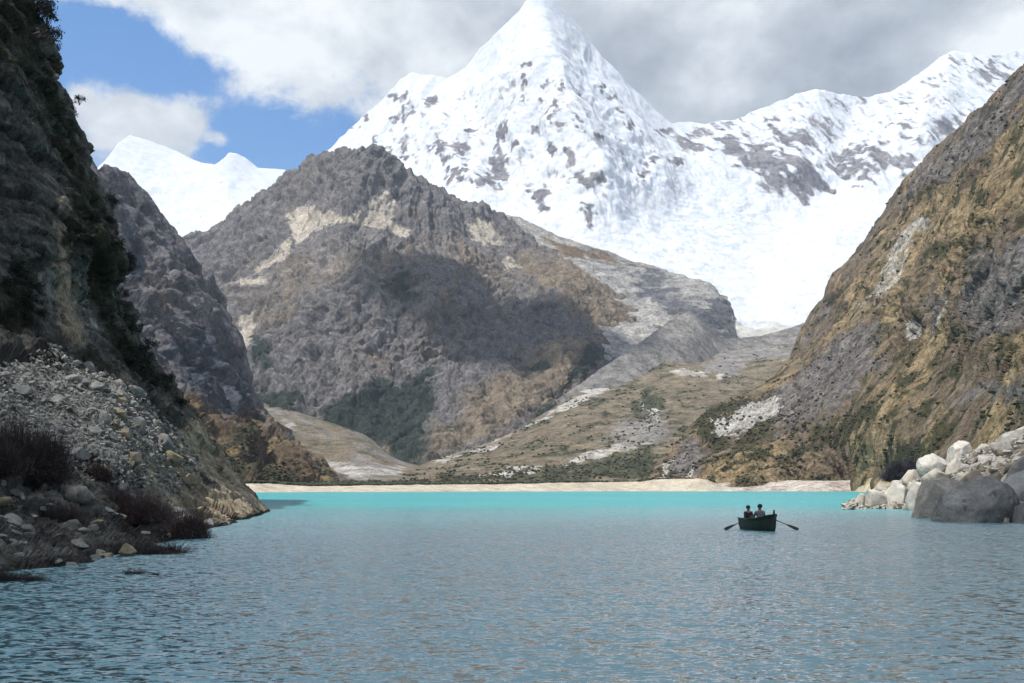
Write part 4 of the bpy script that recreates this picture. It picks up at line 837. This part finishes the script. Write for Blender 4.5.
for s, tx, lab in ((-1, 724.5, 'left oar of the rowing boat with its blade touching the water'), (1, 798.5, 'right oar of the rowing boat with its blade touching the water')):
    lock = Mb@Vector((s*.63, -.05, .72)); Yt = 57.4
    tip = Vector(((tx-CX)/F*Yt, Yt, .03)); d = (lock-tip).normalized(); hand = lock+d*.62
    o = bpy.data.objects.new('oar', None); COL.objects.link(o); o.location = lock
    q = Vector((0, 0, 0)); tl = tip-lock; dn = tl.normalized(); L = tl.length
    tube_obj('shaft', [hand-lock, q, dn*(L*.62)], [.02, .026, .022], M_wood, o, 8)
    bl = []; up = Vector((0, 0, 1)); side = dn.cross(up).normalized(); u2 = side.cross(dn).normalized()
    for t_, w_b in ((.58, .025), (.68, .07), (.85, .10), (.98, .10), (1., .07)):
        for e, th in ((-1, .012), (1, .012)): bl += [dn*L*t_+u2*w_b*e*.9+side*th, dn*L*t_+u2*w_b*e*.9-side*th]
    fc = []
    for k in range(4):
        a = k*4; fc += [(a, a+4, a+5, a+1), (a+2, a+3, a+7, a+6), (a, a+2, a+6, a+4), (a+1, a+5, a+7, a+3)]
    fc += [(0, 1, 3, 2), (16, 18, 19, 17)]
    poly_obj('blade', bl, fc, M_wood, o); tube_obj('grip', [hand-lock+dn*.13, hand-lock-dn*.02], [.017, .019], M_bench, o, 8)
    tag(o, lab, 'oar', None)

# ------------------------------------------------------------------ people
def skin_mesh(name, verts, edges, radii, mat, parent, root=0, sub=2):
    me = bpy.data.meshes.new(name+'_cage'); me.from_pydata(verts, edges, []); me.update()
    o = bpy.data.objects.new(name+'_cage', me); COL.objects.link(o)
    o.modifiers.new('skin', 'SKIN')
    if not me.skin_vertices: me.skin_vertices.new()
    for k, r in enumerate(radii):
        sv = me.skin_vertices[0].data[k]; sv.radius = (r, r) if not isinstance(r, tuple) else r; sv.use_root = (k == root)
    sd = o.modifiers.new('sub', 'SUBSURF'); sd.levels = sub; sd.render_levels = sub
    dg = bpy.context.evaluated_depsgraph_get(); new = bpy.data.meshes.new_from_object(o.evaluated_get(dg)); bpy.data.objects.remove(o)
    new.name = name; new.materials.clear(); new.materials.append(mat)
    for p in new.polygons: p.use_smooth = True
    n = bpy.data.objects.new(name, new); COL.objects.link(n); n.parent = parent; return n
M_skin = simple_mat('skin', (.23,.125,.08), .6, .1, 5)
M_hair = simple_mat('black_hair', (.012,.010,.010), .6, .2, 20)
def ellipsoid(name, c, r, mat, parent, cut=None, sub=3):
    V, Fc = ico(sub); V = V.copy()
    if cut: V[:, 2] = np.maximum(V[:, 2], cut)
    return mesh_from(name, V*np.array(r)+np.array(c), Fc, mat, parent=parent)
def person(loc, rz, hands, jacket, trouser, label, lean=.06, scale=1., hat=None):
    """seated figure facing local -y; hands: two local positions"""
    root = bpy.data.objects.new('person', None); COL.objects.link(root); root.location = loc; root.rotation_euler = (0, 0, rz); root.scale = (scale,)*3
    pel = (0, 0, .11); sp = (0, -lean*.5, .32); ch = (0, -lean, .50); nk = (0, -lean*1.3, .64); hb_ = (0, -lean*1.5, .72); ht = (0, -lean*1.6, .86)
    V = [pel, sp, ch, nk, hb_, ht]; E = [(0, 1), (1, 2), (2, 3), (3, 4), (4, 5)]; Rr = [(.16, .12), (.14, .10), (.165, .105), (.052, .055), (.092, .105), (.09, .10)]
    VJ = [pel, sp, ch, (0, -lean*1.2, .635)]; EJ = [(0, 1), (1, 2), (2, 3)]; RJ = [(.185, .145), (.17, .135), (.215, .15), (.105, .11)]
    VT = [pel]; ET = []; RT = [(.17, .13)]
    for s, h in ((-1, hands[0]), (1, hands[1])):
        sh = Vector((s*.19, -lean*1.1, .56)); h = Vector(h); m = (sh+h)/2; dd = (h-sh).length; up = Vector((s*.35, .25, -1)).normalized(); el = m+up*math.sqrt(max(.0, .30**2-(dd/2)**2)); wr = h+(el-h).normalized()*.08
        b = len(V); V += [tuple(sh), tuple(el), tuple(wr), tuple(h)]; E += [(2, b), (b, b+1), (b+1, b+2), (b+2, b+3)]; Rr += [.06, .045, .03, (.042, .022)]
        b = len(V)
        fd = (h-wr).normalized(); sd_ = fd.cross(Vector((0, 0, 1))).normalized()
        for q in range(4):
            p1 = h+fd*.035+sd_*(q-1.5)*.022; p2 = p1+fd*(.03+.004*(q in (1, 2)))-Vector((0, 0, .018)); V += [tuple(p1), tuple(p2)]; E += [(len(V)-2-(2*q)-1 if False else b-1, len(V)-2), (len(V)-2, len(V)-1)]; Rr += [.010, .008]
        th_ = h-sd_*s*.045+fd*.01; V.append(tuple(th_)); E.append((b-1, len(V)-1)); Rr.append(.011)
        b = len(VJ); VJ += [tuple(sh), tuple(el), tuple(wr)]; EJ += [(2, b), (b, b+1), (b+1, b+2)]; RJ += [.078, .06, .045]
        hip = (s*.10, -.02, .09); kn = (s*.15, -.44, .13); an = (s*.14, -.50, -.24); to = (s*.15, -.64, -.27)
        b = len(V); V += [hip, kn, an, to]; E += [(0, b), (b, b+1), (b+1, b+2), (b+2, b+3)]; Rr += [.09, .06, .042, .035]
        b = len(VT); VT += [hip, kn, an]; ET += [(0, b), (b, b+1), (b+1, b+2)]; RT += [.105, .075, .06]
    skin_mesh('body', V, E, Rr, M_skin, root); skin_mesh('jacket', VJ, EJ, RJ, jacket, root); skin_mesh('trousers', VT, ET, RT, trouser, root)
    c = Vector(ht)+Vector((0, .005, -.055))
    if hat: ellipsoid('hat', c+Vector((0, .01, .05)), (.105, .118, .085), hat, root, -.1); tube_obj('hat_brim', [c+Vector((0, .01, .045)), c+Vector((0, .01, .055))], [.15, .15], hat, root, 20)
    else: ellipsoid('hair', c+Vector((0, .022, .022)), (.115, .125, .125), M_hair, root, -.35)
    for s in (-1, 1): ellipsoid('eye', c+Vector((s*.035, -.108, .0)), (.012, .008, .009), M_hair, root, sub=1)
    ellipsoid('nose', c+Vector((0, -.115, -.025)), (.014, .02, .022), M_skin, root, sub=2)
    for s in (-1, 1): ellipsoid('ear', c+Vector((s*.10, .0, -.01)), (.012, .022, .032), M_skin, root, sub=2)
    ellipsoid('mouth', c+Vector((0, -.106, -.058)), (.026, .008, .007), simple_mat('lips', (.17,.07,.055)), root, sub=1)
    tag(root, label, 'person'); return root
def boatp(x, y, z): return Mb@Vector((x, y, z))
M_grey_jacket = simple_mat('grey_jacket', (.12,.125,.13), .85, .2, 6); M_dark_jacket = simple_mat('dark_plum_jacket', (.028,.02,.032), .85, .2, 6); M_trouser = simple_mat('dark_trousers', (.02,.02,.028), .85, .2, 6)
# rower faces the stern: his local -y is the boat's +y
rp = boatp(.12, .12, .36)
person(rp, BA+math.pi, [(-.26, -.42, .34), (.26, -.42, .34)], M_grey_jacket, M_trouser, 'person in a grey jacket with dark hair rowing in the middle of the boat', .05, 1.22)
pp = boatp(-.12, 1.30, .36)
person(pp, BA, [(-.12, -.36, .22), (.12, -.36, .22)], M_dark_jacket, M_trouser, 'person in dark clothes sitting in the stern of the boat', .03, 1.12)

# ------------------------------------------------------------------ light, clouds, haze, sky, camera
SUN_EL, SAZ = R(61), Vector((-.82, -.57)).normalized()
SD = Vector((SAZ.x*math.cos(SUN_EL), SAZ.y*math.cos(SUN_EL), math.sin(SUN_EL)))
sl = bpy.data.lights.new('sun', 'SUN'); sl.energy = 4.2; sl.angle = R(.55); sl.color = (1, .955, .89)
so = bpy.data.objects.new('sun', sl); COL.objects.link(so); so.rotation_euler = SD.to_track_quat('Z', 'Y').to_euler(); so.location = (0, 0, 4000)
t = NT('cloud_vapour'); pv = t.new('ShaderNodeVolumePrincipled'); pv.inputs['Color'].default_value = (.95, .96, 1, 1); pv.inputs['Density'].default_value = .017; pv.inputs['Anisotropy'].default_value = .3
t.l.new(pv.outputs[0], t.out.inputs['Volume']); M_cloud = t.m
def cloud(ground, r, seed, label, alt=3500., rot=0.):
    V, Fc = ico(5); V = V*(1+.2*fbm(V, .8, 4, off=seed)[:, None]+.1*fbm(V, .25, 3, off=seed)[:, None])
    o = mesh_from('cloud', V*np.array(r), Fc, M_cloud); g = Vector(ground); o.rotation_euler.z = rot; o.location = g+SD*((alt-g.z)/SD.z); tag(o, label, 'cloud', kind='structure'); return o
cloud((131, -118, 0), (430, 235, 150), 3., 'white cloud high overhead that shades the near water', rot=R(34))
g = pt(520, 345, 2280); cloud(tuple(g), (330, 300, 110), 8., 'white cloud that shades the hollow of the rock mountain')
def haze():
    t = NT('mountain_haze'); pv = t.new('ShaderNodeVolumePrincipled'); pv.inputs['Color'].default_value = (.72, .84, 1, 1); pv.inputs['Density'].default_value = 4.5e-5; pv.inputs['Anisotropy'].default_value = 0.
    t.l.new(pv.outputs[0], t.out.inputs['Volume'])
    x0, x1, y0, y1, z0, z1 = -9000, 9000, -600, 14500, -10.5, 3050
    V = [(x, y, z) for x in (x0, x1) for y in (y0, y1) for z in (z0, z1)]
    o = mesh_from('haze', V, [(0,1,3,2),(4,6,7,5),(0,4,5,1),(2,3,7,6),(0,2,6,4),(1,5,7,3)], t.m, smooth=False); tag(o, 'thin blue mountain air', 'haze', kind='stuff')
HAZE = True
if HAZE:
    gr = bpy.data.objects['ground']; gr.data.vertices.foreach_set('co', np.array([(-8900, -590, -9), (8900, -590, -9), (8900, 14400, -9), (-8900, 14400, -9)], np.float32).ravel()); gr.data.update()
    haze()

w = bpy.data.worlds.new('World'); scene.world = w; w.use_nodes = True; nt = w.node_tree; nt.nodes.clear()
N = nt.nodes.new; Lk = nt.links.new
def wm(op, a, b=0., clamp=False):
    x = N('ShaderNodeMath'); x.operation = op; x.use_clamp = clamp
    for i, v in enumerate((a, b)):
        if isinstance(v, bpy.types.NodeSocket): Lk(v, x.inputs[i])
        else: x.inputs[i].default_value = v
    return x.outputs[0]
out = N('ShaderNodeOutputWorld'); tc = N('ShaderNodeTexCoord'); D = tc.outputs['Generated']
sky = N('ShaderNodeTexSky'); sky.sky_type = 'NISHITA'; sky.sun_disc = False; sky.sun_elevation = SUN_EL; sky.sun_rotation = math.atan2(SD.x, SD.y); sky.altitude = 1200; sky.air_density = 1.; sky.dust_density = .3; sky.ozone_density = 2.5
bg1 = N('ShaderNodeBackground'); bg1.inputs[1].default_value = .14; hs = N('ShaderNodeHueSaturation'); hs.inputs['Saturation'].default_value = 1.32; Lk(sky.outputs[0], hs.inputs['Color']); Lk(hs.outputs[0], bg1.inputs[0])
def wnoise(scale, det, an, off=0., rough=.5, dist=0.):
    m = N('ShaderNodeVectorMath'); m.operation = 'MULTIPLY_ADD'; Lk(D, m.inputs[0]); m.inputs[1].default_value = an; m.inputs[2].default_value = (off, off, off)
    x = N('ShaderNodeTexNoise'); Lk(m.outputs[0], x.inputs['Vector']); x.inputs['Scale'].default_value = scale; x.inputs['Detail'].default_value = det; x.inputs['Roughness'].default_value = rough; x.inputs['Distortion'].default_value = dist
    return x.outputs['Fac']
def lump(px, py, r, wgt, an=(1, 1, 1.7)):
    """a soft lump of cloud (or of clear sky) in one direction of the sky"""
    d = Vector(((px-CX)/F, 1, (HZ-py)/F)).normalized(); c = Vector([a*b for a, b in zip(d, an)])
    m = N('ShaderNodeVectorMath'); m.operation = 'MULTIPLY'; Lk(D, m.inputs[0]); m.inputs[1].default_value = an
    s = N('ShaderNodeVectorMath'); s.operation = 'DISTANCE'; Lk(m.outputs[0], s.inputs[0]); s.inputs[1].default_value = c
    return wm('MULTIPLY', wm('SUBTRACT', 1., wm('DIVIDE', s.outputs['Value'], r/F), True), wgt)
cover = wm('ADD', wm('MULTIPLY', wm('SUBTRACT', wnoise(7., 12, (1, 1, 1.35), 4.2, .6, .15), .5), 2.7), .68)
cover = wm('ADD', cover, wm('MULTIPLY', wm('SUBTRACT', wnoise(17., 10, (1, 1, 1.4), 1.7, .68, .2), .5), 2.6))
shape = [(95,45,95,-.75),(170,55,90,-.6),(120,80,110,-.6),(235,120,95,-.75),(285,150,90,-.8),(200,150,75,-.55),(60,140,90,-.55),(330,170,80,-.5),(320,60,170,.35),(240,30,110,.35),(130,112,75,1.1),(80,105,60,.6),(180,125,55,.8),(70,40,35,.5),(223,140,18,.8),(115,2,110,.8),(60,-8,50,.3),(160,75,40,.4),(105,55,28,.25),(75,20,70,-.7),(60,70,60,-.5),(150,40,60,-.5),(195,85,55,-.45),(115,62,60,-.35),(245,130,60,-.4),(255,95,60,.5),(700,60,330,.7),(950,40,300,.7),(480,30,200,.4)]
for s_ in shape: cover = wm('ADD', cover, lump(*s_))
mr = N('ShaderNodeMapRange'); mr.interpolation_type = 'SMOOTHSTEP'; Lk(cover, mr.inputs[0]); mr.inputs[1].default_value = .10; mr.inputs[2].default_value = .95
tone = wm('ADD', wm('MULTIPLY', wm('SUBTRACT', wnoise(6., 9, (1, 1, 1.5), 9.1, .58, .1), .5), 2.3), .70)
for s_ in [(640,110,260,-.26),(820,70,260,-.22),(560,60,140,-.08),(700,40,130,.04),(1030,35,75,.6),(380,30,200,.22),(900,30,160,-.08),(310,110,130,.1),(120,110,80,.12),(760,-700,650,.55),(300,-500,500,-.15)]: tone = wm('ADD', tone, lump(*s_))
rp_ = N('ShaderNodeValToRGB'); Lk(tone, rp_.inputs[0]); e = rp_.color_ramp.elements; e[0].position = .12; e[0].color = (.25, .28, .335, 1); e[1].position = .95; e[1].color = (.83, .86, .88, 1); m_ = e.new(.52); m_.color = (.46, .50, .55, 1)
bg2 = N('ShaderNodeBackground'); Lk(rp_.outputs[0], bg2.inputs[0]); bg2.inputs[1].default_value = .92
mx = N('ShaderNodeMixShader'); Lk(mr.outputs[0], mx.inputs[0]); Lk(bg1.outputs[0], mx.inputs[1]); Lk(bg2.outputs[0], mx.inputs[2]); Lk(mx.outputs[0], out.inputs[0])

cam = bpy.data.cameras.new('camera'); co_ = bpy.data.objects.new('camera', cam); COL.objects.link(co_); scene.camera = co_
co_.location = (0, 0, CAMH); co_.rotation_euler = (R(90), 0, 0); cam.sensor_width = 36; cam.lens = F*36/1024; cam.shift_y = (HZ-341.5)/1024; cam.clip_start = .1; cam.clip_end = 60000
vs = scene.view_settings; vs.view_transform = 'Standard'; vs.look = 'None'; vs.exposure = .48; vs.gamma = 1
scene.render.engine = 'CYCLES'; c = scene.cycles; c.use_adaptive_sampling = True; c.adaptive_threshold = .02; c.use_denoising = True
c.max_bounces = 5; c.diffuse_bounces = 2; c.glossy_bounces = 2; c.volume_bounces = 0; c.transparent_max_bounces = 8; c.caustics_reflective = False; c.sample_clamp_indirect = 8
try: c.denoiser = 'OPENIMAGEDENOISE'; c.denoising_prefilter = 'ACCURATE'
except Exception: pass
